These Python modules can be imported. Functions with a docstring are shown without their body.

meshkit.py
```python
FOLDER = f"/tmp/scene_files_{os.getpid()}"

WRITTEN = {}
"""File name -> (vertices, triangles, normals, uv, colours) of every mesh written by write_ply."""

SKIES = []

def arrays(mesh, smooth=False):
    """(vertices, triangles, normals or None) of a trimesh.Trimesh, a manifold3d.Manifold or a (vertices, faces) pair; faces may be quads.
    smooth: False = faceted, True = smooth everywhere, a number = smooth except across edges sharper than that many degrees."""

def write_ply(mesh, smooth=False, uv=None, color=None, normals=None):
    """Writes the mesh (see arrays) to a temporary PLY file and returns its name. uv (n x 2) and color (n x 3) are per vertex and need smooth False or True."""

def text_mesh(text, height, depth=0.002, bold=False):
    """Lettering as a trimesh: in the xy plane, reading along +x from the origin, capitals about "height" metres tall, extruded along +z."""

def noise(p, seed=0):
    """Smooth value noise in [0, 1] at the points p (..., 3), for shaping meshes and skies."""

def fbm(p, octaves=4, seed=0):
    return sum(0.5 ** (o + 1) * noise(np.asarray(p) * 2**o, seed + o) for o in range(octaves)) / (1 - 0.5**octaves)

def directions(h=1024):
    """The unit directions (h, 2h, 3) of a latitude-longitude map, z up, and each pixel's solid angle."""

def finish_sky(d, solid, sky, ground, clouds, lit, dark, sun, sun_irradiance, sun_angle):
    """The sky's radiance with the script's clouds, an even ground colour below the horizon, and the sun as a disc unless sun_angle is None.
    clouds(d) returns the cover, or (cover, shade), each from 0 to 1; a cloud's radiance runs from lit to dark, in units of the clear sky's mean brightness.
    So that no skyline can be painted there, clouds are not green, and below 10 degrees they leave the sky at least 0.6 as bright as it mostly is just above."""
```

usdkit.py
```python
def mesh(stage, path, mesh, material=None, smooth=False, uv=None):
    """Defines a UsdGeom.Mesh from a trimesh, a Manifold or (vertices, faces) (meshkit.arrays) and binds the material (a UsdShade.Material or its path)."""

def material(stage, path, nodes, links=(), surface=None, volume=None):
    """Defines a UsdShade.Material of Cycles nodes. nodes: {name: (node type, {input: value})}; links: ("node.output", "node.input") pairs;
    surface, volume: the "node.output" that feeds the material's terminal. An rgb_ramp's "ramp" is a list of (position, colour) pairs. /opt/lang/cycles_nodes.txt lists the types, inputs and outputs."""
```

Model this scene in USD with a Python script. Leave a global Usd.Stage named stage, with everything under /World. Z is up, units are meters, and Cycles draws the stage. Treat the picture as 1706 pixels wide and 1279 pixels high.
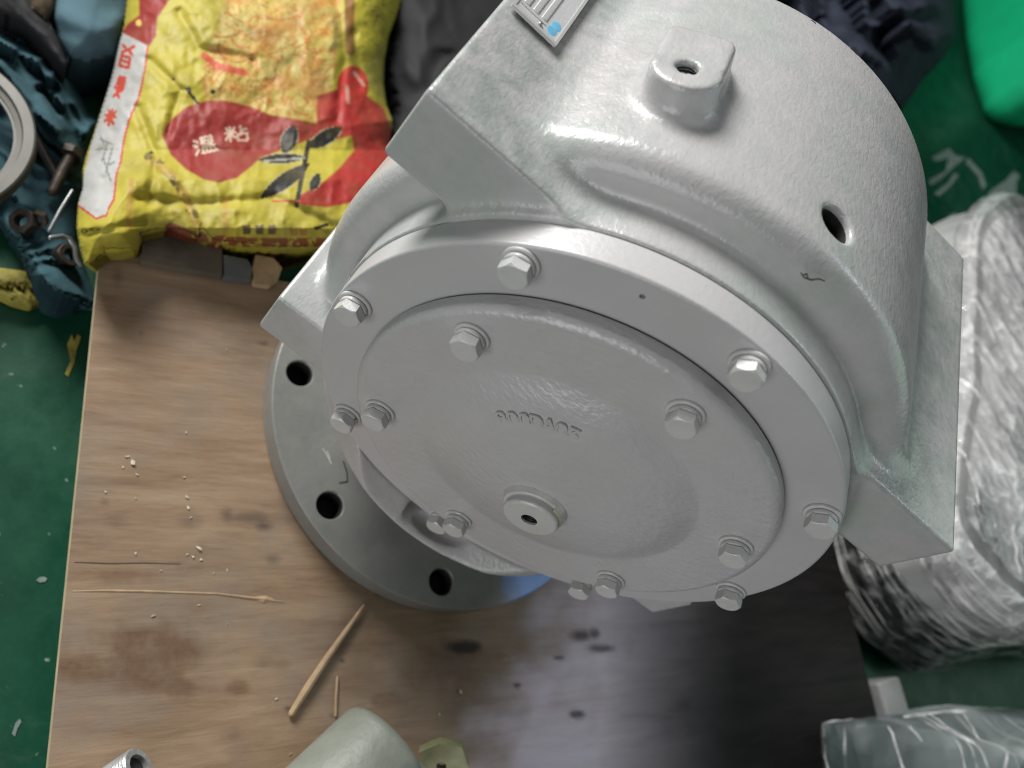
import math, random
import numpy as np
import trimesh
import manifold3d as m3
import meshkit, usdkit
from meshkit import fbm, noise
from scipy.spatial import Delaunay, cKDTree
from scipy.spatial.transform import Rotation as Ro
from scipy.ndimage import map_coordinates
from shapely.geometry import Polygon, Point
import shapely
from pxr import Usd, UsdGeom, UsdLux, UsdShade, Gf, Sdf, Vt

rng = np.random.default_rng(7)
random.seed(7)
stage = Usd.Stage.CreateInMemory()
UsdGeom.SetStageUpAxis(stage, UsdGeom.Tokens.z)
UsdGeom.SetStageMetersPerUnit(stage, 1.0)
UsdGeom.Xform.Define(stage, '/World')
UsdGeom.Scope.Define(stage, '/World/Looks')

# ------------------------------------------------------------------ camera
# phone camera, about 27 mm equivalent; fitted to the bolt circles and machined edges
FPX, CX, CY, PW = 1315.7, 853.0, 639.5, 1706.0
RV = [2.43329, 0.71772, 0.6008]
TV = np.array([0.03058, 0.04879, 0.51827])
RM = Ro.from_rotvec(RV).as_matrix()            # rows: image right, image down, forward
EYE = -RM.T @ TV
cam = UsdGeom.Camera.Define(stage, '/World/camera')
cm = np.eye(4); cm[0, :3] = RM[0]; cm[1, :3] = -RM[1]; cm[2, :3] = -RM[2]; cm[3, :3] = EYE
cam.AddTransformOp().Set(Gf.Matrix4d(*cm.ravel().tolist()))
cam.CreateHorizontalApertureAttr(36.0)
cam.CreateVerticalApertureAttr(27.0)
cam.CreateFocalLengthAttr(36.0 * FPX / PW)
cam.CreateFStopAttr(5.6)
cam.CreateFocusDistanceAttr(0.49)
cam.CreateClippingRangeAttr(Gf.Vec2f(0.01, 100))
cam.CreateExposureAttr(-0.17)

def at(px, py, z):
    """The point at height z that photograph pixel (px, py) shows."""
    px, py, z = np.broadcast_arrays(np.asarray(px, float), np.asarray(py, float), np.asarray(z, float))
    d = np.stack([(px - CX) / FPX, (py - CY) / FPX, np.ones_like(px)], -1) @ RM
    return EYE + d * ((z - EYE[2]) / d[..., 2])[..., None]

# ------------------------------------------------------------------ workshop lamps and added lights
def rect_light(name, pos, target, w, h, inten, color=(1, 1, 1)):
    l = UsdLux.RectLight.Define(stage, '/World/' + name)
    pos = np.array(pos, float); zax = pos - np.array(target, float); zax /= np.linalg.norm(zax)
    up = np.array([0, 0, 1.0]) if abs(zax[2]) < .95 else np.array([0, 1.0, 0])
    xax = np.cross(up, zax); xax /= np.linalg.norm(xax); yax = np.cross(zax, xax)
    M = np.eye(4); M[0, :3] = xax; M[1, :3] = yax; M[2, :3] = zax; M[3, :3] = pos
    l.AddTransformOp().Set(Gf.Matrix4d(*M.ravel().tolist()))
    l.CreateWidthAttr(w); l.CreateHeightAttr(h); l.CreateIntensityAttr(inten); l.CreateColorAttr(Gf.Vec3f(*color))
    p = l.GetPrim()
    return p

rect_light('side_window_lamp', (-2.3, 1.4, 1.35), (0, .1, .0), 1.35, 1.1, 36.0, (1, .985, .96))
rect_light('ceiling_lamp', (-0.3, 0.3, 2.9), (0, 0.2, 0), 2.6, 2.6, .64, (1, .995, 1))
rect_light('door_lamp', (-0.85, -2.9, .62), (0, 0, .3), 2.2, 1.8, 4.3, (1, .99, 1))
rect_light('cool_sheen_light', (1.55, 1.05, 2.1), (.25, 0, -.28), .55, .45, 11.0, (.86, .86, 1))  # unseen cool light, added to throw a sheen on the board

rect_light('green_bounce_light', (2.7, .9, 1.25), (.1, .1, .05), 2.4, 1.3, 1.3, (.72, 1, .84))  # unseen green light, added for floor bounce on the drum's right flank

# ------------------------------------------------------------------ helpers
taken = {}
def numbered(parent, name):
    k = (parent, name)
    n = taken.get(k, -1) + 1
    taken[k] = n
    return name if n == 0 else f'{name}_{n:03d}'
def setdata(p, label=None, cat=None, group=None, kind=None):
    for k, v in (('label', label), ('category', cat), ('group', group), ('kind', kind)):
        if v: p.SetCustomDataByKey(k, v)
    return p
def thing(name, label, cat, loc=(0, 0, 0), group=None):
    x = UsdGeom.Xform.Define(stage, '/World/' + numbered('/World', name))
    x.AddTranslateOp().Set(Gf.Vec3d(*map(float, loc)))
    p = x.GetPrim(); p.SetCustomDataByKey('loc', Gf.Vec3d(*map(float, loc)))
    LOC[str(p.GetPath())] = np.array(loc, float)
    p.ClearCustomDataByKey('loc')
    return setdata(p, label, cat, group)
LOC = {}
def obj(name, mesh, mat, parent=None, smooth=False, primvars=None, normals=None, **kw):
    """One Mesh prim in world coordinates, under parent (its offset is taken off) or under /World."""
    par = str(parent.GetPath()) if parent is not None else '/World'
    path = par + '/' + numbered(par, name)
    off = np.zeros(3)
    for k, v in LOC.items():
        if par == k or par.startswith(k + '/'): off = v
    if normals is not None:
        v, f = mesh
        m = UsdGeom.Mesh.Define(stage, path)
        m.CreatePointsAttr(Vt.Vec3fArray.FromNumpy((v - off).astype(np.float32)))
        m.CreateFaceVertexCountsAttr(Vt.IntArray.FromNumpy(np.full(len(f), 3, np.int32)))
        m.CreateFaceVertexIndicesAttr(Vt.IntArray.FromNumpy(f.astype(np.int32).ravel()))
        m.CreateSubdivisionSchemeAttr('none')
        m.CreateNormalsAttr(Vt.Vec3fArray.FromNumpy(normals.astype(np.float32))); m.SetNormalsInterpolation('vertex')
        UsdShade.MaterialBindingAPI.Apply(m.GetPrim()).Bind(mat)
    else:
        v, f, n = meshkit.arrays(mesh, False)
        if smooth is True or primvars: m = usdkit.mesh(stage, path, (v - off, f), mat, smooth=bool(smooth))
        else: m = usdkit.mesh(stage, path, trimesh.Trimesh(v - off, f, process=bool(smooth)), mat, smooth=smooth)
    for k, a in (primvars or {}).items():
        a = np.asarray(a, np.float32)
        if a.ndim == 2: UsdGeom.PrimvarsAPI(m).CreatePrimvar(k, Sdf.ValueTypeNames.Color3fArray, 'vertex').Set(Vt.Vec3fArray.FromNumpy(a))
        else: UsdGeom.PrimvarsAPI(m).CreatePrimvar(k, Sdf.ValueTypeNames.FloatArray, 'vertex').Set(Vt.FloatArray.FromNumpy(a))
    return setdata(m.GetPrim(), **kw)

def lin(*c):
    c = np.array(c, float) / 255
    return tuple(np.where(c <= .04045, c / 12.92, ((c + .055) / 1.055) ** 2.4))

def revolve(profile, seg=160):
    """Closed (r, h) profile turned about z."""
    return m3.Manifold.revolve(m3.CrossSection([np.asarray(profile, float)], m3.FillRule.NonZero), seg)
def to_y(man):   # z axis of the part -> -y of the casing (towards the viewer)
    return man.rotate([90, 0, 0])
def cyl(r, h, seg=48, r2=None): return m3.Manifold.cylinder(h, r, r if r2 is None else r2, seg)
def box(x0, x1, y0, y1, z0, z1): return m3.Manifold.cube([x1 - x0, y1 - y0, z1 - z0]).translate([x0, y0, z0])
def rbox(sx, sy, sz, r, n=12):
    s = m3.Manifold.sphere(r, n)
    return m3.Manifold.batch_hull([s.translate([a * (sx / 2 - r), b * (sy / 2 - r), c * (sz / 2 - r)]) for a in (-1, 1) for b in (-1, 1) for c in (-1, 1)])
def arc(cx, cy, r, a0, a1, n=6):
    t = np.radians(np.linspace(a0, a1, n)); return [(cx + r * math.cos(a), cy + r * math.sin(a)) for a in t]
def tube(pts, r, n=10):
    pts = np.asarray(pts, float); rr = np.broadcast_to(np.asarray(r, float), (len(pts),))
    hulls = [m3.Manifold.batch_hull([m3.Manifold.sphere(float(rr[i + k]), n).translate(pts[i + k].tolist()) for k in (0, 1)]) for i in range(len(pts) - 1)]
    return m3.Manifold.batch_boolean(hulls, m3.OpType.Add)
def frame(man, origin, x, y, z):
    M = np.zeros((3, 4)); M[:, 0] = x; M[:, 1] = y; M[:, 2] = z; M[:, 3] = origin
    return man.transform(M)

def surface_nets(F, lo, h):
    """Naive surface nets of the field F (negative inside) on a grid starting at lo with step h."""
    nx, ny, nz = F.shape
    neg = F < 0
    count = np.zeros((nx - 1, ny - 1, nz - 1), np.int8)
    for a, b, c in np.ndindex(2, 2, 2): count += neg[a:nx - 1 + a, b:ny - 1 + b, c:nz - 1 + c]
    cells = np.argwhere((count > 0) & (count < 8))
    index = np.full(count.shape, -1, np.int32); index[tuple(cells.T)] = np.arange(len(cells))
    acc = np.zeros((len(cells), 3)); num = np.zeros(len(cells))
    cor = [np.array(c) for c in np.ndindex(2, 2, 2)]
    for i in range(8):
        for j in range(i + 1, 8):
            if np.abs(cor[i] - cor[j]).sum() != 1: continue
            fa = F[tuple((cells + cor[i]).T)]; fb = F[tuple((cells + cor[j]).T)]
            m = (fa < 0) != (fb < 0)
            t = np.where(m, fa / np.where(m, fa - fb, 1), 0)
            acc += m[:, None] * (cor[i] + t[:, None] * (cor[j] - cor[i])); num += m
    V = cells + acc / num[:, None]
    faces = []
    for ax in range(3):
        u, w = (ax + 1) % 3, (ax + 2) % 3
        sl0 = [slice(None)] * 3; sl1 = [slice(None)] * 3
        sl0[ax] = slice(0, -1); sl1[ax] = slice(1, None)
        a, b = neg[tuple(sl0)], neg[tuple(sl1)]
        e = np.argwhere(a != b)
        e = e[(e[:, u] > 0) & (e[:, w] > 0) & (e[:, u] < F.shape[u] - 1) & (e[:, w] < F.shape[w] - 1)]
        inside = a[tuple(e.T)]
        eu, ew = np.eye(3, dtype=int)[u], np.eye(3, dtype=int)[w]
        q = np.stack([index[tuple((e - d).T)] for d in (eu + ew, ew, 0 * eu, eu)], 1)
        q = np.where(inside[:, None], q, q[:, ::-1])
        faces += [q[:, [0, 1, 2]], q[:, [0, 2, 3]]]
    G = np.gradient(F)
    N = np.stack([map_coordinates(g, V.T, order=1) for g in G], 1)
    N /= np.maximum(np.linalg.norm(N, axis=1, keepdims=True), 1e-9)
    return V * h + lo, np.vstack(faces), N

def patch(poly, zfun, step, thick, z_bottom=None, tuck=1.0):
    """A sheet or sack over an outline seen in the photograph: zfun(px, py, d) gives each point's height, d being the distance to the outline in pixels. Returns closed mesh and the pixel of each vertex."""
    P = Polygon(poly).buffer(0)
    L = P.exterior
    nb = max(12, int(L.length / step))
    bd = np.array([L.interpolate(i / nb, True).coords[0] for i in range(nb)])
    x0, y0, x1, y1 = P.bounds
    gx, gy = np.meshgrid(np.arange(x0, x1, step), np.arange(y0, y1, step * .87))
    gx = gx + (np.arange(gx.shape[0]) % 2)[:, None] * step / 2
    g = np.c_[gx.ravel(), gy.ravel()]
    inner = P.buffer(-step * .55)
    g = g[shapely.contains_xy(inner, g[:, 0], g[:, 1])]
    pts = np.vstack([bd, g])
    T = Delaunay(pts).simplices
    c = pts[T].mean(1)
    T = T[shapely.contains_xy(P, c[:, 0], c[:, 1])]
    fine = np.array([L.interpolate(i / (nb * 4), True).coords[0] for i in range(nb * 4)])
    d = cKDTree(fine).query(pts)[0]
    z = zfun(pts[:, 0], pts[:, 1], d)
    top = at(pts[:, 0], pts[:, 1], z)
    n3 = np.cross(top[T[:, 1]] - top[T[:, 0]], top[T[:, 2]] - top[T[:, 0]])[:, 2]
    T = np.where((n3 < 0)[:, None], T[:, ::-1], T)
    bot = top.copy(); bot[:, 2] = top[:, 2] - thick if z_bottom is None else np.minimum(z_bottom, top[:, 2] - .001)
    bot[:, :2] = top[:, :2].mean(0) + tuck * (top[:, :2] - top[:, :2].mean(0))
    n = len(pts)
    E = np.vstack([T[:, [0, 1]], T[:, [1, 2]], T[:, [2, 0]]])
    key = {}
    rev = set(map(tuple, E[:, ::-1].tolist()))
    bdE = np.array([e for e in map(tuple, E.tolist()) if e not in rev])
    side = np.vstack([np.c_[bdE[:, 0], bdE[:, 0] + n, bdE[:, 1]], np.c_[bdE[:, 1], bdE[:, 0] + n, bdE[:, 1] + n]])
    return np.vstack([top, bot]), np.vstack([T, T[:, ::-1] + n, side]), np.vstack([pts, pts])

# ------------------------------------------------------------------ materials
def mat(name, nodes, links=(), surface='p.BSDF', volume=None):
    return usdkit.material(stage, '/World/Looks/' + name, nodes, links, surface=surface, volume=volume)
def simple(name, color, rough=.5, metallic=0., bump=0., scale=200., var=.12, spec=.5, vscale=20., coat=0., detail=3., tr=0.):
    n = {'g': ('geometry', {}), 'vn': ('noise_texture', {'scale': vscale, 'detail': 5., 'roughness': .6}),
         'mr': ('map_range', {'from_min': .3, 'from_max': .7, 'to_min': 1 - var, 'to_max': 1 + var, 'clamp': True}),
         'sc': ('mix_color', {'blend_type': 'multiply', 'fac': 1., 'a': color, 'use_clamp': False}),
         'p': ('principled_bsdf', {'roughness': rough, 'metallic': metallic, 'specular_ior_level': spec, 'coat_weight': coat, 'coat_roughness': .15}),
         'cc': ('combine_color', {'color_type': 'rgb'}),
         'bn': ('noise_texture', {'scale': scale, 'detail': detail, 'roughness': .6}), 'b': ('bump', {'strength': 1., 'distance': bump})}
    l = [('g.position', 'vn.vector'), ('vn.fac', 'mr.value'), ('mr.result', 'cc.r'), ('mr.result', 'cc.g'), ('mr.result', 'cc.b'), ('cc.color', 'sc.b'), ('sc.result', 'p.base_color')]
    if bump: l += [('g.position', 'bn.vector'), ('bn.fac', 'b.height'), ('b.normal', 'p.normal')]
    if tr: n['p'][1]['transmission_weight'] = tr
    return mat(name, n, l)

GREY = (.465, .463, .466)
# grey paint on the rough casting; the machined faces that look towards -y stay smooth
M_cast = mat('cast_grey_paint', {
    'g': ('geometry', {}), 'sx': ('separate_xyz', {}),
    'face': ('map_range', {'from_min': -.93, 'from_max': -.985, 'to_min': 1., 'to_max': .06, 'clamp': True}),
    'mp': ('mapping', {'scale': (1., .55, 1.)}),
    'n1': ('noise_texture', {'scale': 330., 'detail': 2.5, 'roughness': .5, 'distortion': .5}),
    'n2': ('noise_texture', {'scale': 46., 'detail': 4., 'roughness': .6}),
    'ad': ('math', {'math_type': 'multiply_add', 'value2': .8}),
    'b': ('bump', {'distance': .00040}),
    'n3': ('noise_texture', {'scale': 60., 'detail': 6., 'roughness': .7}),
    'ramp': ('rgb_ramp', {'ramp': [(.0, (.36, .367, .362)), (.42, (.412, .416, .414)), (.6, (.438, .436, .436)), (1., (.465, .463, .459))]}),
    'rr': ('map_range', {'from_min': .3, 'from_max': .7, 'to_min': .25, 'to_max': .40, 'clamp': True}),
    'sp': ('separate_xyz', {}), 'zm': ('map_range', {'from_min': .1465, 'from_max': .1425, 'to_min': 0., 'to_max': 1., 'clamp': True}), 'zn': ('map_range', {'from_min': .1365, 'from_max': .1380, 'to_min': 0., 'to_max': 1., 'clamp': True}), 'zz': ('math', {'math_type': 'multiply'}), 'zq': ('math', {'math_type': 'multiply'}),
    'nm': ('noise_texture', {'scale': 55., 'detail': 7., 'roughness': .72, 'distortion': .5}), 'nq': ('map_range', {'from_min': .40, 'from_max': .64, 'to_min': .05, 'to_max': .75, 'clamp': True}), 'mm': ('mix_color', {'blend_type': 'mix', 'b': (.235, .275, .255)}),
    'nb': ('noise_texture', {'scale': 9., 'detail': 5., 'roughness': .6}), 'rb': ('rgb_ramp', {'ramp': [(.35, (.90, .97, .92)), (.5, (1., 1., 1.)), (.65, (1.06, 1.03, 1.02))]}), 'mb': ('mix_color', {'blend_type': 'multiply', 'fac': 1., 'use_clamp': False}),
    'p': ('principled_bsdf', {'specular_ior_level': .55, 'coat_weight': .25, 'coat_roughness': .18})},
    [('g.normal', 'sx.vector'), ('sx.y', 'face.value'), ('g.position', 'mp.vector'), ('mp.vector', 'n1.vector'), ('g.position', 'n2.vector'), ('g.position', 'n3.vector'),
     ('n2.fac', 'ad.value1'), ('n1.fac', 'ad.value3'), ('ad.value', 'b.height'), ('face.result', 'b.strength'), ('b.normal', 'p.normal'), ('b.normal', 'p.coat_normal'),
     ('n3.fac', 'ramp.fac'), ('g.position', 'nb.vector'), ('nb.fac', 'rb.fac'), ('ramp.color', 'mb.a'), ('rb.color', 'mb.b'), ('g.position', 'sp.vector'), ('sp.z', 'zm.value'), ('sp.z', 'zn.value'), ('zm.result', 'zz.value1'), ('zn.result', 'zz.value2'), ('g.position', 'nm.vector'), ('nm.fac', 'nq.value'), ('nq.result', 'zq.value1'), ('zz.value', 'zq.value2'), ('zq.value', 'mm.fac'), ('mb.result', 'mm.a'), ('mm.result', 'p.base_color'), ('n3.fac', 'rr.value'), ('rr.result', 'p.roughness')])
M_smooth = simple('smooth_grey_paint', GREY, .36, bump=.00025, scale=260., var=.04, vscale=12., coat=.25)
M_dish = mat('disc_grey_paint', {
    'g': ('geometry', {}), 'mp': ('mapping', {'scale': (.55, 1., 1.)}),
    'n1': ('noise_texture', {'scale': 300., 'detail': 3., 'roughness': .55}), 'b': ('bump', {'distance': .00085}),
    'n3': ('noise_texture', {'scale': 30., 'detail': 5., 'roughness': .6}),
    'ramp': ('rgb_ramp', {'ramp': [(.3, (.448, .446, .448)), (.7, (.482, .480, .482))]}),
    'p': ('principled_bsdf', {'roughness': .3, 'specular_ior_level': .55, 'coat_weight': .3, 'coat_roughness': .12})},
    [('g.position', 'mp.vector'), ('mp.vector', 'n1.vector'), ('g.position', 'n3.vector'), ('n1.fac', 'b.height'), ('b.normal', 'p.normal'), ('b.normal', 'p.coat_normal'), ('n3.fac', 'ramp.fac'), ('ramp.color', 'p.base_color')])
M_bolt = simple('painted_bolt_steel', (.53, .535, .525), .28, bump=.0002, scale=300., var=.06, vscale=80., coat=.3)
M_flange = mat('flange_shaded_paint', {  # the casing's grey paint, darkened to carry the shade low down
    'g': ('geometry', {}), 'n3': ('noise_texture', {'scale': 26., 'detail': 7., 'roughness': .65}),
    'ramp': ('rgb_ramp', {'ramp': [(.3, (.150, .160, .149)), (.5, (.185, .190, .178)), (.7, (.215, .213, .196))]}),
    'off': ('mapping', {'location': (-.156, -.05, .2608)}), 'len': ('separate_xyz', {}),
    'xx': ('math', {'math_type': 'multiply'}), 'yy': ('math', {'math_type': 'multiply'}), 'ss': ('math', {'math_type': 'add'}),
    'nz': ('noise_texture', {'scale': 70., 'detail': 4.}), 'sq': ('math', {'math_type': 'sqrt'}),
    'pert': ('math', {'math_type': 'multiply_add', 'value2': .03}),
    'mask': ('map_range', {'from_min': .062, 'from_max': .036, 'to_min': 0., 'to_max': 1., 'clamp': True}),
    'mx': ('mix_color', {'blend_type': 'mix', 'b': (.10, .30, .72)}),  # blue reflected light painted into the flange colour
    'bn': ('noise_texture', {'scale': 200., 'detail': 3.}), 'b': ('bump', {'distance': .0003}),
    'p': ('principled_bsdf', {'roughness': .38, 'coat_weight': .15, 'coat_roughness': .2})},
    [('g.position', 'n3.vector'), ('n3.fac', 'ramp.fac'), ('g.position', 'off.vector'), ('off.vector', 'len.vector'),
     ('len.x', 'xx.value1'), ('len.x', 'xx.value2'), ('len.y', 'yy.value1'), ('len.y', 'yy.value2'), ('xx.value', 'ss.value1'), ('yy.value', 'ss.value2'), ('ss.value', 'sq.value1'),
     ('g.position', 'nz.vector'), ('nz.fac', 'pert.value1'), ('sq.value', 'pert.value3'), ('pert.value', 'mask.value'),
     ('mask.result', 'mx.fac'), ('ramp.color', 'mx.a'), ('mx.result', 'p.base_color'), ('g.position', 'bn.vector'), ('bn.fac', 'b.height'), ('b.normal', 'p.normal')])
M_bore = simple('bare_bore_steel', (.05, .05, .05), .4, .6)
M_dark = simple('dark_gap', (.012, .012, .012), .8)
M_putty = simple('yellowed_sealant', (.46, .45, .33), .45, var=.1, bump=.0004)
M_plate = simple('nameplate_aluminium', (.60, .61, .61), .4, .25, bump=.0002, scale=500., var=.06)
M_platehi = simple('nameplate_raised', (.66, .67, .65), .35, .4, var=.05)
M_blue = simple('nameplate_blue_enamel', lin(105, 172, 205), .4, var=.25, vscale=150.)
M_floor = mat('green_epoxy_floor', {
    'g': ('geometry', {}), 'n1': ('noise_texture', {'scale': 2.2, 'detail': 6., 'roughness': .62}), 'n2': ('noise_texture', {'scale': 26., 'detail': 6., 'roughness': .72}),
    'ramp': ('rgb_ramp', {'ramp': [(.3, (.0025, .034, .017)), (.5, (.004, .058, .029)), (.72, (.010, .085, .044))]}),
    'mix': ('math', {'math_type': 'multiply_add', 'value2': .5}), 'half': ('math', {'math_type': 'multiply', 'value2': .5}),
    'du': ('noise_texture', {'scale': 5.5, 'detail': 8., 'roughness': .75, 'distortion': .8}), 'dm': ('map_range', {'from_min': .52, 'from_max': .74, 'to_min': 0., 'to_max': .35, 'clamp': True}), 'md': ('mix_color', {'blend_type': 'mix', 'b': (.11, .16, .13)}),
    'vo': ('noise_texture', {'scale': 95., 'detail': 2., 'roughness': .5}),
    'sp': ('map_range', {'from_min': .70, 'from_max': .76, 'to_min': 0., 'to_max': .55, 'clamp': True}),
    'mx': ('mix_color', {'blend_type': 'mix', 'b': (.42, .50, .45)}),
    'rr': ('map_range', {'from_min': .3, 'from_max': .7, 'to_min': .3, 'to_max': .55, 'clamp': True}),
    'b': ('bump', {'distance': .0006, 'strength': .6}), 'p': ('principled_bsdf', {'specular_ior_level': .3})},
    [('g.position', 'n1.vector'), ('g.position', 'n2.vector'), ('n2.fac', 'half.value1'), ('n1.fac', 'mix.value1'), ('half.value', 'mix.value3'), ('mix.value', 'ramp.fac'),
     ('g.position', 'vo.vector'), ('vo.fac', 'sp.value'), ('sp.result', 'mx.fac'), ('ramp.color', 'mx.a'), ('g.position', 'du.vector'), ('du.fac', 'dm.value'), ('dm.result', 'md.fac'), ('mx.result', 'md.a'), ('md.result', 'p.base_color'), ('n2.fac', 'rr.value'), ('rr.result', 'p.roughness'),
     ('n2.fac', 'b.height'), ('b.normal', 'p.normal')])
M_scuff = simple('pale_floor_scuff', (.17, .23, .21), .6, var=.3, vscale=60.)
GR = (.845, .535)   # direction of the plywood grain
ga = math.atan2(GR[1], GR[0])
M_ply = mat('dirty_plywood', {
    'g': ('geometry', {}), 'mp': ('mapping', {'mapping_type': 'texture', 'rotation': (0., 0., ga), 'scale': (1., .16, 1.)}),
    'n1': ('noise_texture', {'scale': 9., 'detail': 9., 'roughness': .7, 'distortion': .25}),
    'n2': ('noise_texture', {'scale': 8., 'detail': 7., 'roughness': .7}),
    'n4': ('noise_texture', {'scale': 75., 'detail': 4., 'roughness': .7}),
    'r1': ('rgb_ramp', {'ramp': [(.25, (.15, .092, .053)), (.42, (.232, .155, .095)), (.55, (.282, .197, .125)), (.75, (.345, .258, .172))]}),
    'gd': ('map_range', {'from_min': .42, 'from_max': .62, 'to_min': 0., 'to_max': .62, 'clamp': True}), 'grime': ('mix_color', {'blend_type': 'mix', 'b': (.195, .168, .138)}),
    'mq': ('mapping', {'mapping_type': 'texture', 'rotation': (0., 0., ga), 'scale': (1., .035, 1.)}), 'n6': ('noise_texture', {'scale': 34., 'detail': 6., 'roughness': .75}), 'r6': ('rgb_ramp', {'ramp': [(.3, (.62, .58, .55)), (.42, (.95, .94, .93)), (.6, (1.05, 1.05, 1.05)), (.75, (1.2, 1.18, 1.12))]}), 'm6': ('mix_color', {'blend_type': 'multiply', 'fac': .85, 'use_clamp': False}),
    'at': ('attribute', {'attribute': 'stain'}), 'am': ('math', {'math_type': 'multiply_add', 'value2': .5}), 'nn': ('math', {'math_type': 'multiply_add', 'value2': 1.15, 'value3': .1}), 'st': ('math', {'math_type': 'multiply', 'use_clamp': True}),
    'dk': ('mix_color', {'blend_type': 'mix', 'b': (.125, .066, .036)}),
    'at2': ('attribute', {'attribute': 'soot'}), 'dk2': ('mix_color', {'blend_type': 'mix', 'b': (.05, .042, .036)}),
    'at3': ('attribute', {'attribute': 'glare'}), 'wr': ('rgb_ramp', {'ramp': [(.3, (.46, .41, .45)), (.5, (.58, .53, .60)), (.7, (.66, .62, .72))]}), 'm3': ('mix_color', {'blend_type': 'mix'}),
    'at4': ('attribute', {'attribute': 'shade_oil'}), 'orr': ('rgb_ramp', {'ramp': [(.3, (.008, .0075, .0075)), (.7, (.019, .0175, .017))]}), 'm4': ('mix_color', {'blend_type': 'mix'}),
    'ro': ('math', {'math_type': 'multiply_add', 'value2': -.2, 'value3': .62}), 'so': ('math', {'math_type': 'multiply_add', 'value2': -.3, 'value3': .35}),
    'b': ('bump', {'distance': .0007}), 'p': ('principled_bsdf', {})},
    [('g.position', 'mp.vector'), ('mp.vector', 'n1.vector'), ('g.position', 'n2.vector'), ('g.position', 'n4.vector'), ('n1.fac', 'r1.fac'), ('n2.fac', 'gd.value'), ('gd.result', 'grime.fac'), ('r1.color', 'grime.a'),
     ('n4.fac', 'nn.value1'), ('at.fac', 'st.value1'), ('nn.value', 'st.value2'), ('st.value', 'dk.fac'), ('g.position', 'mq.vector'), ('mq.vector', 'n6.vector'), ('n6.fac', 'r6.fac'), ('grime.result', 'm6.a'), ('r6.color', 'm6.b'), ('m6.result', 'dk.a'), ('at2.fac', 'dk2.fac'), ('n1.fac', 'wr.fac'), ('n1.fac', 'orr.fac'), ('at3.fac', 'm3.fac'), ('dk.result', 'm3.a'), ('wr.color', 'm3.b'), ('at4.fac', 'm4.fac'), ('m3.result', 'm4.a'), ('orr.color', 'm4.b'), ('m4.result', 'dk2.a'), ('dk2.result', 'p.base_color'), ('at3.fac', 'ro.value1'), ('ro.value', 'p.roughness'), ('at4.fac', 'so.value1'), ('so.value', 'p.specular_ior_level'),
     ('n1.fac', 'b.height'), ('b.normal', 'p.normal')])
M_plyedge = simple('plywood_cut_edge', (.52, .43, .27), .7, var=.15, vscale=60.)
M_sliver = simple('fresh_wood_sliver', (.38, .265, .155), .7, var=.2, vscale=70., bump=.0006, scale=120.)
M_block = simple('oily_wood_block', (.095, .08, .058), .6, var=.35, vscale=30., bump=.0008, scale=90.)
M_block2 = simple('grey_dirty_block', (.10, .11, .115), .5, var=.3, vscale=30.)
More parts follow.
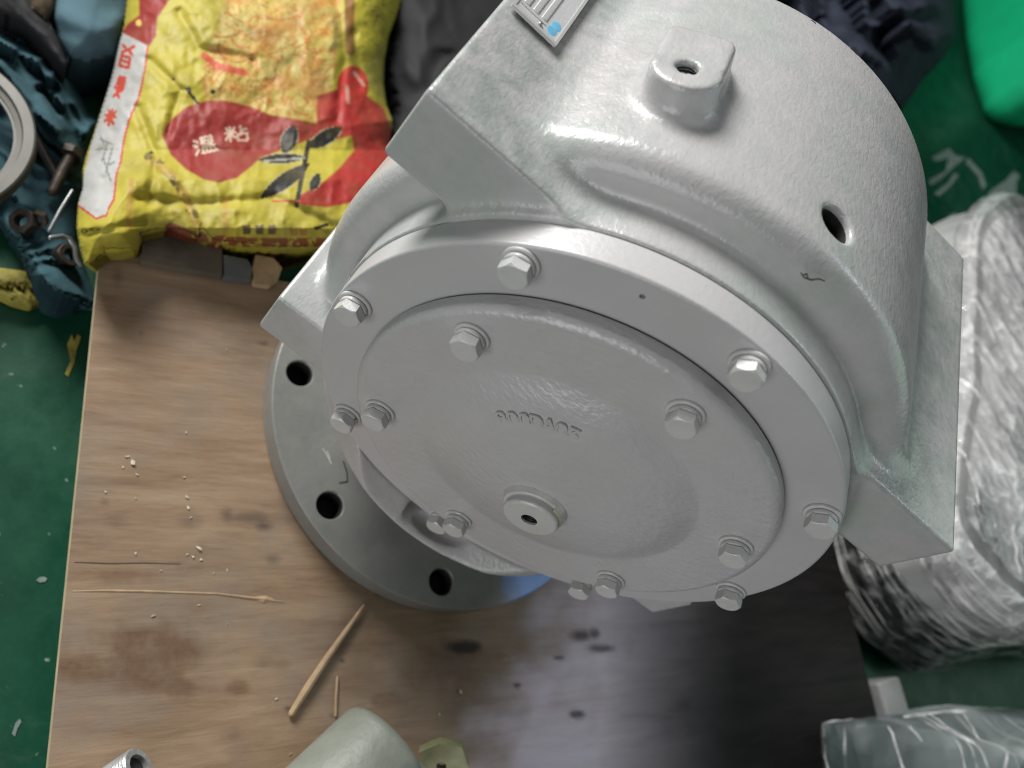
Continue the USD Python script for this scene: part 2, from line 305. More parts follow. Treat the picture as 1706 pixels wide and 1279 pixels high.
M_bag = mat('printed_woven_sack', {
    'g': ('geometry', {}), 'at': ('attribute', {'attribute': 'print'}), 'n': ('noise_texture', {'scale': 22., 'detail': 6., 'roughness': .65}),
    'mr': ('map_range', {'from_min': .45, 'from_max': .75, 'to_min': 0., 'to_max': .45, 'clamp': True}), 'mx': ('mix_color', {'blend_type': 'mix', 'b': (.15, .125, .055)}),
    'n2': ('noise_texture', {'scale': 60., 'detail': 3., 'roughness': .5}), 'b': ('bump', {'distance': .0022, 'strength': .6}), 'p': ('principled_bsdf', {'roughness': .55, 'specular_ior_level': .3})},
    [('g.position', 'n.vector'), ('n.fac', 'mr.value'), ('mr.result', 'mx.fac'), ('at.color', 'mx.a'), ('mx.result', 'p.base_color'), ('g.position', 'n2.vector'), ('n2.fac', 'b.height'), ('b.normal', 'p.normal')])
M_teal = simple('teal_work_cloth', (.032, .078, .094), .85, var=.3, bump=.0006, scale=400., vscale=14., spec=.2)
M_paleblue = simple('pale_blue_cloth', (.06, .115, .14), .85, var=.25, bump=.0006, scale=400., vscale=12., spec=.2)
M_black = simple('black_fabric', (.011, .011, .0125), .75, var=.4, vscale=12., bump=.001, scale=40., spec=.3)
M_navy = simple('navy_fabric', (.020, .026, .042), .8, var=.5, vscale=7., bump=.003, scale=30., spec=.25)
M_brown = simple('brown_rag', (.055, .036, .016), .85, var=.4, vscale=25.)
M_yrag = simple('dirty_yellow_sack_cloth', (.30, .26, .045), .6, var=.5, vscale=30., bump=.002, scale=60.)
M_ring = simple('dull_ring_steel', (.085, .083, .068), .5, .1, var=.2, vscale=40.)
M_rust = simple('rusty_steel', (.05, .038, .028), .55, .4, var=.45, vscale=80., bump=.0005)
M_oily = simple('oily_dark_steel', (.035, .033, .03), .4, .6, var=.4, vscale=60.)
M_bright = simple('bright_wire_steel', (.30, .32, .32), .35, .8, var=.2, vscale=90.)
M_green = simple('green_plastic', (.010, .46, .20), .3, var=.08, coat=.2, vscale=6.)
M_motor = simple('pale_green_grey_paint', (.215, .235, .195), .5, var=.14, vscale=25., bump=.0008, scale=110.)
M_lug = simple('olive_primer', (.27, .28, .15), .5, var=.3, vscale=60.)
M_chip = simple('pale_wood_chip', (.55, .50, .40), .6, var=.2)
M_white = simple('white_plastic', (.24, .24, .24), .45, var=.15)
M_inner = simple('wrapped_machine_paint', (.03, .055, .052), .5, var=.5, vscale=9.)
M_zinc = simple('galvanised_pipe', (.42, .43, .43), .4, .6, var=.25, vscale=120., bump=.0006, scale=250.)
FD = np.array([.55, -.83]); fa = math.atan2(FD[1], FD[0])      # the turns of stretch film run along this direction
M_film = mat('stretch_film', {
    'at': ('attribute', {'attribute': 'haze'}), 'tb': ('transparent_bsdf', {'color': (.96, .97, .97)}),
    'p': ('principled_bsdf', {'base_color': (.84, .84, .835), 'roughness': .2, 'specular_ior_level': .6, 'coat_weight': .8, 'coat_roughness': .04}),
    'g': ('geometry', {}), 'wr': ('attribute', {'attribute': 'wrap'}), 'mp': ('mapping', {'mapping_type': 'texture', 'scale': (7., 1., 1.)}),
    'n': ('noise_texture', {'scale': 30., 'detail': 3., 'roughness': .55}), 'n2': ('noise_texture', {'scale': 38., 'detail': 3., 'roughness': .55, 'distortion': .6}),
    'nm': ('map_range', {'from_min': .5, 'from_max': .72, 'to_min': 0., 'to_max': .4, 'clamp': True}),
    'h': ('math', {'math_type': 'multiply_add', 'value2': .8}), 'b': ('bump', {'distance': .012}),
    'ad': ('math', {'math_type': 'add', 'use_clamp': True}), 'm': ('mix_closure', {}), 'gl': ('glossy_bsdf', {'color': (.95, .95, .95), 'roughness': .07}), 'fr': ('fresnel', {'IOR': 1.45}), 'm2': ('mix_closure', {})},
    [('wr.vector', 'mp.vector'), ('mp.vector', 'n.vector'), ('g.position', 'n2.vector'), ('n2.fac', 'h.value1'), ('n.fac', 'h.value3'), ('h.value', 'b.height'), ('b.normal', 'p.normal'), ('b.normal', 'p.coat_normal'), ('b.normal', 'gl.normal'), ('b.normal', 'fr.normal'),
     ('n2.fac', 'nm.value'), ('nm.result', 'ad.value1'), ('at.fac', 'ad.value2'), ('ad.value', 'm.fac'), ('fr.fac', 'm2.fac'), ('tb.BSDF', 'm2.closure1'), ('gl.BSDF', 'm2.closure2'), ('m2.closure', 'm.closure1'), ('p.BSDF', 'm.closure2')], surface='m.closure')
M_fold = mat('gathered_film', {
    'tb': ('transparent_bsdf', {'color': (.97, .97, .97)}), 'p': ('principled_bsdf', {'base_color': (.86, .86, .855), 'roughness': .16, 'coat_weight': .8, 'coat_roughness': .04}),
    'g': ('geometry', {}), 'n': ('noise_texture', {'scale': 26., 'detail': 3., 'roughness': .6}), 'mr': ('map_range', {'from_min': .38, 'from_max': .62, 'to_min': .05, 'to_max': .7, 'clamp': True}), 'm': ('mix_closure', {})},
    [('g.position', 'n.vector'), ('n.fac', 'mr.value'), ('mr.result', 'm.fac'), ('tb.BSDF', 'm.closure1'), ('p.BSDF', 'm.closure2')], surface='m.closure')
M_dull = mat('dull_film', {'at': ('attribute', {'attribute': 'haze'}), 'tb': ('transparent_bsdf', {'color': (.9, .93, .93)}), 'p': ('principled_bsdf', {'base_color': (.42, .46, .46), 'roughness': .38}), 'g': ('geometry', {}), 'n2': ('noise_texture', {'scale': 14., 'detail': 3., 'roughness': .5, 'distortion': .6}),
    'nm': ('map_range', {'from_min': .4, 'from_max': .7, 'to_min': 0., 'to_max': .35, 'clamp': True}), 'b': ('bump', {'distance': .006}), 'ad': ('math', {'math_type': 'add', 'use_clamp': True}), 'm': ('mix_closure', {})},
    [('g.position', 'n2.vector'), ('n2.fac', 'b.height'), ('b.normal', 'p.normal'), ('n2.fac', 'nm.value'), ('nm.result', 'ad.value1'), ('at.fac', 'ad.value2'), ('ad.value', 'm.fac'), ('tb.BSDF', 'm.closure1'), ('p.BSDF', 'm.closure2')], surface='m.closure')
M_load = simple('wrapped_grey_paint', (.36, .37, .36), .5, var=.25, vscale=9.)

# ------------------------------------------------------------------ setting: floor
ZF, ZB = -.40, -.2857
fl = trimesh.creation.box((16, 16, .1)); fl.apply_translation((1, 3, ZF - .05))
floor = obj('floor', fl, M_floor, kind='structure')
def splash(poly, w=0):
    P = Polygon(poly)
    pts = np.array(P.exterior.coords)[:-1]
    q = at(pts[:, 0], pts[:, 1], ZF + .002)
    s = Polygon(q[:, :2]).buffer(0)
    m = trimesh.creation.extrude_polygon(s, .0004, engine='earcut'); m.apply_translation((0, 0, ZF + .0004))
    return m
for poly in ([(1548, 300), (1575, 285), (1582, 262), (1560, 268), (1552, 262), (1582, 246), (1592, 258), (1610, 262), (1596, 272), (1570, 296), (1552, 308)],
             [(1556, 322), (1580, 304), (1590, 288), (1598, 290), (1588, 306), (1566, 326)],
             [(1614, 262), (1636, 286), (1644, 308), (1638, 316), (1630, 292), (1610, 270)],
             [(1636, 350), (1650, 318), (1676, 300), (1690, 284), (1700, 292), (1694, 304), (1694, 346), (1664, 352)],
             [(1558, 378), (1570, 376), (1570, 398), (1558, 392)], [(1582, 358), (1592, 354), (1594, 360), (1584, 364)],
             [(108, 622), (118, 600), (112, 572), (120, 556), (124, 566), (130, 556), (136, 560), (128, 580), (124, 604), (114, 626)],
             [(20, 1222), (26, 1204), (33, 1197), (36, 1202), (29, 1214), (25, 1227)], [(60, 966), (66, 961), (74, 960), (79, 963), (76, 968), (67, 970)]):
    obj('paint_scuff', splash(poly), M_scuff if poly[0][0] > 200 or poly[0][1] > 900 else M_yrag, floor)

# ------------------------------------------------------------------ plywood board on bearers
e1 = np.array([.845, .535]); e1 /= np.linalg.norm(e1)
c0 = np.array([-.3438, .0702]); c1 = np.array([-.1312, -.2662])
c0 = c0 + (c0 - c1) * .045
e2 = (c1 - c0) / np.linalg.norm(c1 - c0)
e1 = np.array([-e2[1], e2[0]]); e1 = e1 if e1[0] > 0 else -e1
board = thing('plywood_board', 'large stained brown plywood sheet under the grey machine', 'board', (c0[0], c0[1], ZF))
BL, BW, BT = 1.02, .945, .016
nu, nv = 380, 330
U, V_ = np.meshgrid(np.linspace(0, BW, nu), np.linspace(0, BL, nv), indexing='ij')
XY = c0 + U[..., None] * e1 + V_[..., None] * e2
def pix(P):
    q = np.asarray(P) @ RM.T + TV
    return CX + FPX * q[..., 0] / q[..., 2], CY + FPX * q[..., 1] / q[..., 2]
P3 = np.concatenate([XY, np.full(XY.shape[:2] + (1,), ZB)], -1)
ppx, ppy = pix(P3)
def blob(x, y, cx, cy, rx, ry, soft=.5):
    w = fbm(np.stack([x / 45, y / 45, 0 * x], -1), 4, 3) - .5
    d = np.sqrt(((x - cx) / rx) ** 2 + ((y - cy) / ry) ** 2) + w * 1.1
    return np.clip((1 - d) / soft, 0, 1)
stain = np.zeros(ppx.shape)
for cx, cy, rx, ry, s in ((235, 1082, 125, 72, 1.1), (165, 1110, 90, 34, 1.), (275, 1142, 55, 28, 1.), (205, 962, 75, 26, .7), (395, 1145, 26, 18, .8), (650, 1165, 40, 14, .8), (450, 1105, 40, 14, .6),
                          (330, 505, 50, 30, .45), (250, 560, 80, 40, .35), (480, 520, 60, 40, .5), (400, 1230, 50, 40, .3), (620, 1060, 90, 60, .5), (720, 1110, 90, 70, .6), (600, 1130, 60, 40, .35)):
    stain = np.maximum(stain, s * blob(ppx, ppy, cx, cy, rx, ry))
soot = np.zeros(ppx.shape)
for cx, cy, rx, ry, s in ((405, 862, 40, 12, .8), (380, 858, 14, 16, .7), (440, 876, 18, 10, .8), (175, 836, 14, 8, .8), (190, 870, 26, 16, .4), (315, 872, 24, 18, .35), (480, 1180, 11, 8, 1.), (552, 1190, 7, 5, 1.),
                          (236, 556, 5, 4, .9), (196, 462, 14, 26, .5), (440, 572, 12, 5, .8), (570, 1040, 50, 10, .35), (390, 1225, 26, 20, .35), (455, 932, 14, 8, .5), (760, 1075, 40, 14, .7), (300, 940, 14, 5, .5), (570, 1100, 5, 4, .9)):
    soot = np.maximum(soot, s * blob(ppx, ppy, cx, cy, rx, ry, 1.0))
wb_ = fbm(np.stack([ppx / 60, ppy / 60, 0 * ppx], -1), 5, 11) - .5
edge_x = np.interp(ppy, [940, 1000, 1100, 1200, 1300], [900, 868, 815, 760, 735])
glare = np.clip((ppx - edge_x + wb_ * 110) / 120, 0, 1) * np.clip((ppy - 925) / 20, 0, 1) * np.clip(.95 + wb_ * .8, 0, 1)  # lilac glare on the board, painted into its colour
shade_oil = (1 - (1 - np.clip((ppx - 1000 + wb_ * 60) / 250, 0, 1)) ** 2.3) * (ppx > 700)  # dark end of the board with the machine's cast shadow painted in
for cx, cy, rx, ry in ((968, 1058, 24, 13), (990, 1055, 14, 12), (1000, 1080, 32, 10), (862, 1142, 8, 6), (930, 1096, 12, 5), (960, 1190, 18, 9), (775, 1078, 30, 12)):
    shade_oil = np.maximum(shade_oil, .75 * blob(ppx, ppy, cx, cy, rx, ry, .6))
hgt = .0008 * (fbm(np.stack([U * 5, V_ * 5, 0 * U], -1), 3, 5) - .5)
TT = np.concatenate([XY, (ZB + hgt)[..., None]], -1).reshape(-1, 3)
BB = TT.copy(); BB[:, 2] = ZB - BT
idx = np.arange(nu * nv).reshape(nu, nv)
q = np.stack([idx[:-1, :-1], idx[1:, :-1], idx[1:, 1:], idx[:-1, 1:]], -1).reshape(-1, 4)
def fixup(v, f):
    n = np.cross(v[f[:, 1]] - v[f[:, 0]], v[f[:, 2]] - v[f[:, 0]])
    return np.where((n[:, 2] < 0)[:, None], f[:, ::-1], f)
tq = fixup(TT, np.vstack([q[:, [0, 1, 2]], q[:, [0, 2, 3]]]))
obj('face_veneer', (TT, tq), M_ply, board, smooth=True, primvars={'stain': stain.ravel(), 'soot': soot.ravel(), 'glare': glare.ravel(), 'shade_oil': shade_oil.ravel()})
def obox(u0, u1, v0, v1, z0, z1):
    pts = [np.r_[c0 + u * e1 + v * e2, z] for u in (u0, u1) for v in (v0, v1) for z in (z0, z1)]
    return trimesh.convex.convex_hull(np.array(pts))
obj('core', obox(.0, BW, .0, BL, ZB - BT, ZB - .0012), M_plyedge, board)
for v in (.06, .46, .86): obj('bearer', obox(.02, BW - .02, v, v + .09, ZF, ZB - BT - .0005), M_block, board)
# a lifted strip of veneer along the grain
sp = np.array([(122, 985), (180, 984), (240, 985), (300, 987), (360, 989), (420, 996), (474, 1003)])
ss = at(sp[:, 0], sp[:, 1], ZB - .0002)
obj('veneer_splinter', tube(ss, [.0006, .0010, .0011, .0010, .0009, .0013, .0005], 8), M_sliver, board)
sp = np.array([(400, 992), (440, 999), (478, 1006)]); obj('veneer_splinter', tube(at(sp[:, 0], sp[:, 1], ZB - .0025), [.001, .0042, .0008], 8), M_sliver, board)
sp = np.array([(124, 936), (180, 938), (240, 937), (300, 939)]); obj('veneer_crack', tube(at(sp[:, 0], sp[:, 1], ZB + .0002), [.0002, .0004, .0004, .0002], 6), M_block, board)

# ------------------------------------------------------------------ the machine
YA = .147          # y of the vertical flange axis
Z0 = -.2857
casing = thing('gear_casing', 'large light grey painted cast iron machine casing with round bolted cover', 'machine casing', (0, YA, Z0))
def smin(a, b, k):
    h = np.clip(.5 + .5 * (b - a) / k, 0, 1)
    return b + (a - b) * h - k * h * (1 - h)
def smax(a, b, k): return -smin(-a, -b, k)
H = .002
lo = np.array([-.212, -.036, -.268]); hi = np.array([.212, .322, .236])
n = np.ceil((hi - lo) / H).astype(int) + 1
X, Y, Z = np.meshgrid(*[(lo[i] + H * np.arange(n[i])).astype(np.float32) for i in range(3)], indexing='ij')
R2 = np.sqrt(X * X + Z * Z)
def rect2(a, b, ha, hb, r):
    qa, qb = np.abs(a) - (ha - r), np.abs(b) - (hb - r)
    return np.minimum(np.maximum(qa, qb), 0) + np.hypot(np.maximum(qa, 0), np.maximum(qb, 0)) - r
drum = rect2(R2, Y - .155, .2036, .108, .011)
# sloping shoulder in front of the drum
drum = smax(drum, (R2 - .1795) * .72 - (Y - .030) * .69, .006)
rim = np.maximum(R2 - .1765, np.maximum(.0215 - Y, Y - .12))
F = smin(drum, rim, .007)
def boxsdf(cx, cy, cz, hx, hy, hz, r):
    a, b, c = np.abs(X - cx) - hx + r, np.abs(Y - cy) - hy + r, np.abs(Z - cz) - hz + r
    return np.minimum(np.maximum(a, np.maximum(b, c)), 0) + np.sqrt(np.maximum(a, 0) ** 2 + np.maximum(b, 0) ** 2 + np.maximum(c, 0) ** 2) - r
for z0, z1 in ((.087, .139), (-.133, -.085)):
    F = smin(F, boxsdf(0, .1678, (z0 + z1) / 2, .2036, .1433, (z1 - z0) / 2, .0018), .012)
RV2 = np.sqrt(X * X + (Y - YA) ** 2)
# round belly that narrows to the neck above the flange
prof = np.interp(Z[0, 0, :], [-.2620, -.252, -.235, -.21, -.19, -.178, -.168, -.15, -.14, -.10], [.128, .122, .124, .142, .164, .1715, .1720, .171, .166, .14]).astype(np.float32)
belly = (RV2 - prof[None, None, :]) * .8
belly = np.maximum(belly, np.maximum(-.2606 - Z, Z + .11))
# cleared round the bolted ring, with a pocket for its lowest bolt
clear = np.maximum(np.maximum(R2 - .1758 - .8 * np.maximum(-Y, 0), Y - .022), -.3 - Y)
belly = smax(belly, -clear, .0015)
pocket = (np.sqrt(((X - .004) / 1.55) ** 2 + ((Y + .003) / .78) ** 2 + ((Z + .168) / 1.0) ** 2) - .0215) * .8
belly = smax(belly, -pocket, .003)
F = smin(F, belly, .008)
# obround boss on the drum
th = math.radians(119.6)
er, et = np.array([math.cos(th), math.sin(th)]), np.array([math.sin(th), -math.cos(th)])
A = X * er[0] + Z * er[1]; Tt = X * et[0] + Z * et[1]
d2 = np.minimum(np.hypot(Tt, Y - .1085) - .0195, rect2(Tt, Y - .129, .0195, .0195, .007))
boss = smax(d2 - np.clip((.2222 - A) * .05, 0, .003), A - .2222, .0025); boss = np.maximum(boss, .16 - A)
F = smin(F, boss, .009)
hole = np.maximum(np.hypot(Tt, Y - .1085) - .0062, .17 - A)
F = np.maximum(F, -hole)
hole = np.maximum(np.hypot(X, Y - .0835) - .0112, .15 - Z)
F = smax(F, -hole, .0015)
hole = np.maximum(np.sqrt(((X + .016) / 2.0) ** 2 + (Z + .181) ** 2) - .0045, Y - .03)
F = np.maximum(F, -hole)
v, f, nn = surface_nets(F, lo, H)
obj('cast_body', (v, f), M_cast, casing, normals=nn)
del X, Y, Z, R2, F, RV2, drum, rim, belly, A, Tt, d2, boss, hole, clear, pocket
# threads in the boss hole
def ring_torus(c, axis, R, r):
    t = trimesh.creation.torus(R, r, major_sections=28, minor_sections=6)
    T = trimesh.geometry.align_vectors([0, 0, 1], axis); T[:3, 3] = c
    t.apply_transform(T); return t
er3 = np.array([er[0], 0, er[1]])
obj('boss_thread', trimesh.util.concatenate([ring_torus(er3 * a + np.array([0, .1085, 0]), er3, .0061, .0006) for a in np.arange(.2055, .2195, .0018)]), M_bore, casing, smooth=True)
pl = m3.Manifold.cylinder(.002, .0058, .0058, 24); T = trimesh.geometry.align_vectors([0, 0, 1], er3)
obj('boss_bore_shade', frame(pl, er3 * .2045 + np.array([0, .1085, 0]), T[:3, 0], T[:3, 1], T[:3, 2]), M_dark, casing)  # near-black disc painting the shade inside the boss hole
obj('oil_hole_shade', (cyl(.0113, .026, 40) - cyl(.0104, .05, 40).translate([0, 0, .002])).translate([0, .0835, .1735]), M_dark, casing, smooth=40)  # added near-black sleeve, gives the hole wall its shade

def on_drum(px_, py_, r):
    d = np.r_[(px_ - CX) / FPX, (py_ - CY) / FPX, 1] @ RM
    a_, b_, c_ = d[0] ** 2 + d[2] ** 2, 2 * (EYE[0] * d[0] + EYE[2] * d[2]), EYE[0] ** 2 + EYE[2] ** 2 - r * r
    return EYE + d * ((-b_ - math.sqrt(b_ * b_ - 4 * a_ * c_)) / (2 * a_))
for pts in ([(1334, 454), (1340, 462), (1352, 466), (1364, 464), (1374, 468)], [(1336, 458), (1344, 456), (1346, 463)]):
    obj('casting_scar', tube([on_drum(a_, b_, .1983) for a_, b_ in pts], [.0003, .0005, .00055, .0005, .0003][:len(pts)], 8), M_bore, casing)
for pts in ([(1352, 34), (1358, 39)], [(1417, 79), (1424, 86), (1428, 90)]):
    obj('paint_pit', tube([on_drum(a_, b_, .2034) for a_, b_ in pts], .0006, 8), M_bore, casing)
for pts in ([(538, 748), (546, 760), (552, 772)], [(545, 752), (550, 764)]):
    obj('scratch', tube(at(np.array([q_[0] for q_ in pts]), np.array([q_[1] for q_ in pts]), -.2607), .00045, 6), M_platehi, casing)
obj('paint_run', tube(at(np.array([572, 578, 579, 566]), np.array([768, 786, 802, 804]), -.2607), .0006, 6), M_bore, casing)

# bolted ring
r_ = .175
ringp = [(.05, -.0202), (r_, -.0202)] + arc(r_ - .0022, -.0022, .0022, 0, 90, 5) + [(.05, 0)]
ring = to_y(revolve(ringp, 200))
for (px_, py_) in ((1070, 494),):
    d = at(px_, py_, .1)  # direction only
    dd = d - EYE; s = -EYE[1] / dd[1]; h0 = EYE + s * dd
    ring -= to_y(cyl(.0016, .02, 16)).translate([h0[0], .004, h0[2]])
obj('bearing_ring', ring, M_smooth, casing, smooth=35)
obj('ring_seam', to_y(revolve([(.05, -.0216), (.1735, -.0216), (.1735, -.0198), (.05, -.0198)], 160)), M_dark, casing)
# inner disc with domed middle
RD, HD = .1421, .0139
def dome(r): 
    t = np.clip((.0955 - r) / .020, 0, 1); return HD + .0018 * t * t * (3 - 2 * t) + .0135 * (1 - np.minimum(r / .0955, 1) ** 2.2) ** 1.12
pr = [(0, .0012), (RD - .0006, .0012), (RD, .0022)] + arc(RD - .0062, HD - .0062, .0062, 8, 90, 8) + [(r, float(dome(r))) for r in np.linspace(.1, .0, 70)]
disc = to_y(revolve(pr, 200))
cover = obj('cover_disc', disc, M_dish, casing, smooth=40)
obj('cover_seam', to_y(revolve([(0, .0002), (RD - .0009, .0002), (RD - .0009, .0014), (0, .0014)], 160)), M_dark, casing)
# raised casting code on the dome, along an arc
glyphs = []
code = '800DA03'
for i, ch in enumerate(code):
    a = math.radians(133 - (i - 3) * 6.6)
    g = meshkit.text_mesh(ch, .0098, .0012, bold=True)
    g.apply_translation((-g.bounds[:, 0].mean(), -.0049, 0))
    t = np.array([math.sin(a), 0, -math.cos(a)]); up = np.array([math.cos(a), 0, math.sin(a)]); out = np.array([0, -1., 0])
    M = np.eye(4); M[:3, 0] = t; M[:3, 1] = up; M[:3, 2] = out
    rr = .0655; M[:3, 3] = up * rr + out * (float(dome(rr)) - .0005)
    g.apply_transform(M); glyphs.append(g)
obj('raised_code', trimesh.util.concatenate(glyphs), M_dish, cover, smooth=30)
# threaded plug boss in the middle of the disc
B0 = float(dome(0))
PX, PZ = .0062, -.0182
B0 = float(dome(.015))
hub = revolve([(0, B0 - .006), (.0240, B0 - .006), (.0225, B0 - .0008), (.0212, B0 + .0026)] + arc(.0198, B0 + .0034, .0012, 0, 90, 4) + [(.0186, B0 + .0046), (.0186, B0 + .0060)] + arc(.0166, B0 + .0082, .0026, 10, 90, 6) + [(0, B0 + .0112)], 64) - cyl(.0056, .05, 40).translate([0, 0, B0 - .003])
hub = to_y(hub).translate([PX, 0, PZ])
M_hub = simple('pale_boss_paint', (.53, .53, .515), .3, bump=.0005, scale=300., var=.06, coat=.3)
hb = obj('plug_boss', hub, M_hub, cover, smooth=40)
obj('thread', trimesh.util.concatenate([ring_torus(np.array([PX, -(B0 + h), PZ]), [0, 1, 0], .0055, .0006) for h in np.arange(-.002, .0098, .0016)]), M_bore, cover, smooth=True)
obj('plug_bore', to_y(cyl(.0054, .001, 24)).translate([PX, -(B0 - .0025), PZ]), M_dark, cover)
pu = revolve([(.0170, B0 + .0040), (.0206, B0 + .0038), (.0204, B0 + .0052), (.0190, B0 + .0068), (.0170, B0 + .0068)], 64) ^ box(.004, .05, -.05, .05, -1, 1)
obj('seal_putty', to_y(pu).translate([PX, 0, PZ]), M_putty, cover, smooth=50)

# bolts
def hexhead(af, h):
    rc = af / math.sqrt(3)
    hexa = m3.Manifold.cylinder(h, rc, rc, 6)
    cone = m3.Manifold.cylinder(h + rc * .5, rc * 1.04 + .0005, rc * 1.04 - rc * .55 - .0003, 48)
    cone = revolve([(0, 0), (rc * 1.02, 0), (rc * 1.02, h * .80), (rc * .84, h), (0, h)], 48)
    return hexa ^ cone
def washer(ro, ri, h): return revolve([(ri, 0), (ro, 0), (ro, h * .75), (ro - .0004, h), (ri, h)], 40)
def bolt(x, z, ybase, ang):
    def pl(man, d): return to_y(man.rotate([0, 0, ang])).translate([x, -(ybase + d), z])
    b = obj('bolt', pl(hexhead(.0160, .0066), .0053), M_bolt, casing, smooth=25)
    obj('washer', pl(washer(.0108, .004, .0018), .0), M_bolt, b, smooth=30)
    spw = washer(.0090, .004, .0024) - box(.002, .012, -.0006, .0006, -.01, .01)
    obj('spring_washer', pl(spw, .0024), M_bolt, b, smooth=30)
angs = rng.uniform(0, 60, 20)
for k in range(8):
    a = math.radians(45 * k + .25); bolt(.1634 * math.cos(a), .1634 * math.sin(a), .0003, angs[k])
for k in range(6):
    a = math.radians(30 + 60 * k); bolt(.1224 * math.cos(a), .1224 * math.sin(a), HD + .0002, angs[8 + k])

# bottom flange
fp = [(.09, -.2857), (.1862, -.2857), (.1877, -.2842)] + arc(.1877 - .0018, -.2608 - .0018, .0018, 0, 90, 4) + [(.09, -.2608)]
flg = revolve(fp, 200).translate([0, YA, 0])
for k in range(8):
    a = 3.5275 + k * math.pi / 4
    flg -= revolve([(0, -.3), (.0125, -.3), (.0125, -.2617), (.0136, -.2606), (.0136, -.25), (0, -.25)], 40).translate([.1644 * math.cos(a), YA + .1644 * math.sin(a), 0])
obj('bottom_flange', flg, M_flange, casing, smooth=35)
for k in range(8):
    a = 3.5275 + k * math.pi / 4
    hm = m3.Manifold.cylinder(.0215, .0127, .0127, 40) - m3.Manifold.cylinder(.03, .0119, .0119, 40).translate([0, 0, .0015])
    obj('bolt_hole_shade', hm.translate([.1644 * math.cos(a), YA + .1644 * math.sin(a), -.2852]), M_dark, casing, smooth=40)  # added near-black cups that paint shade into the flange holes
# nameplate
zt = .1396
npx0, npx1, npy0, npy1 = -.1985, -.1660, .1200, .2150
plate = m3.Manifold.batch_hull([m3.Manifold.cylinder(.0014, .0012, .0012, 12).translate([x, y, zt + .0012]) for x in (npx0 + .0012, npx1 - .0012) for y in (npy0 + .0012, npy1 - .0012)])
np_ = obj('nameplate', plate, M_plate, casing, smooth=30)
zz = zt + .0025
for (a, b, c, d) in ((npx0, npx1, npy0, npy0 + .0022), (npx1 - .0022, npx1, npy0 + .0022, npy1), (npx0, npx0 + .002, npy0 + .0022, npy1)):
    obj('raised_border', box(a + .0002, b - .0002, c + .0002, d, zz, zz + .0007), M_platehi, np_)
for x in (-.1925, -.1862, -.180):
    obj('raised_legend', rbox(.0036, .05, .0012, .0005, 8).translate([x, npy0 + .036, zz + .0003]), M_platehi, np_, smooth=40)
obj('raised_panel', box(-.1955, -.1775, npy0 + .0075, npy0 + .0087, zz, zz + .0005), M_platehi, np_)
for (dx, dy) in ((-.1728, .0085), (-.1722, .0145)):
    obj('blue_emblem', m3.Manifold.sphere(1, 24).scale([.0034, .0046, .00035]).translate([dx, npy0 + dy, zz]), M_blue, np_, smooth=True)
obj('rivet', m3.Manifold.sphere(.0016, 16).translate([-.1800, npy0 + .0045, zz]), M_bright, np_, smooth=True)

exec_more = True
# ------------------------------------------------------------------ yellow sack
bagpoly = [(215, -70), (210, 0), (205, 45), (198, 70), (190, 110), (181, 144), (166, 190), (152, 234), (142, 262), (137, 285), (137, 315), (129, 341), (127, 378), (132, 410), (140, 440), (150, 442), (162, 432), (176, 425), (200, 424), (226, 419), (236, 394), (260, 388), (283, 384), (310, 394), (349, 405), (400, 412), (460, 416), (513, 416), (570, 410), (630, 395), (665, 330), (668, 280), (650, 240), (655, 200), (645, 175), (640, 140), (641, 100), (648, 60), (660, 30), (671, 0), (676, -70)]
def dseg(x, y, pts):
    d = np.full(x.shape, 1e9)
    for (ax, ay), (bx, by) in zip(pts[:-1], pts[1:]):
        ux, uy = bx - ax, by - ay; t = np.clip(((x - ax) * ux + (y - ay) * uy) / (ux * ux + uy * uy + 1e-9), 0, 1)
        d = np.minimum(d, np.hypot(x - ax - t * ux, y - ay - t * uy))
    return d
creases = [([(175, 300), (240, 270), (300, 320), (340, 400)], 9), ([(250, 100), (300, 150), (280, 220)], 8), ([(590, 60), (600, 150), (630, 230)], 10), ([(230, 330), (330, 340), (460, 330), (560, 380)], 9), ([(140, 390), (190, 380), (240, 370)], 7), ([(230, 180), (260, 260), (250, 340)], 8), ([(300, 20), (330, 80), (420, 100)], 9), ([(560, 0), (575, 90), (560, 200)], 8)]
def bagz(x, y, d):
    edge = np.where(y > 330, -.262, -.30) + np.clip((330 - y) / 600, 0, .06) * 0
    e = -.335 + .075 * np.clip((y - 250) / 130, 0, 1)
    bulge = .075 * np.sqrt(np.clip(d / 120, 0, 1) * (2 - np.clip(d / 120, 0, 1)))
    bulge *= 1 - .45 * np.clip((y - 300) / 120, 0, 1)
    w = .012 * (fbm(np.stack([x / 70, y / 70, 0 * x], -1), 4, 21) - .5) * np.clip(d / 25, 0.15, 1)
    rid = .0022 * (np.abs(fbm(np.stack([x / 38, y / 55, 0 * x], -1), 3, 33) - .5) * 4 - .6) * np.clip(d / 20, 0, 1)
    c = 0
    for pts, wd in creases: c = c - .005 * np.exp(-(dseg(x, y, pts) / wd) ** 2)
    return e + bulge + w - rid + c
v, f, pxs = patch(bagpoly, bagz, 2.2, .01, z_bottom=-.398, tuck=.74)
x, y = pxs[:, 0], pxs[:, 1]
wob = (fbm(np.c_[pxs / 30, 0 * pxs[:, :1]], 3, 5) - .5) * 8
xw, yw = x + wob, y + (fbm(np.c_[pxs / 30, 0 * pxs[:, :1] + 7], 3, 9) - .5) * 8
def inp(poly, a=x, b=y):
    sgn = np.where(shapely.contains_xy(Polygon(poly).buffer(0), a, b), 1., -1.)
    return np.clip(.5 + sgn * dseg(a, b, list(poly) + [poly[0]]) / 2.6, 0, 1)
YEL, RED, WHT, BRN, INK = (.41, .35, .04), (.26, .028, .023), (.42, .42, .41), (.22, .10, .03), (.012, .013, .013)
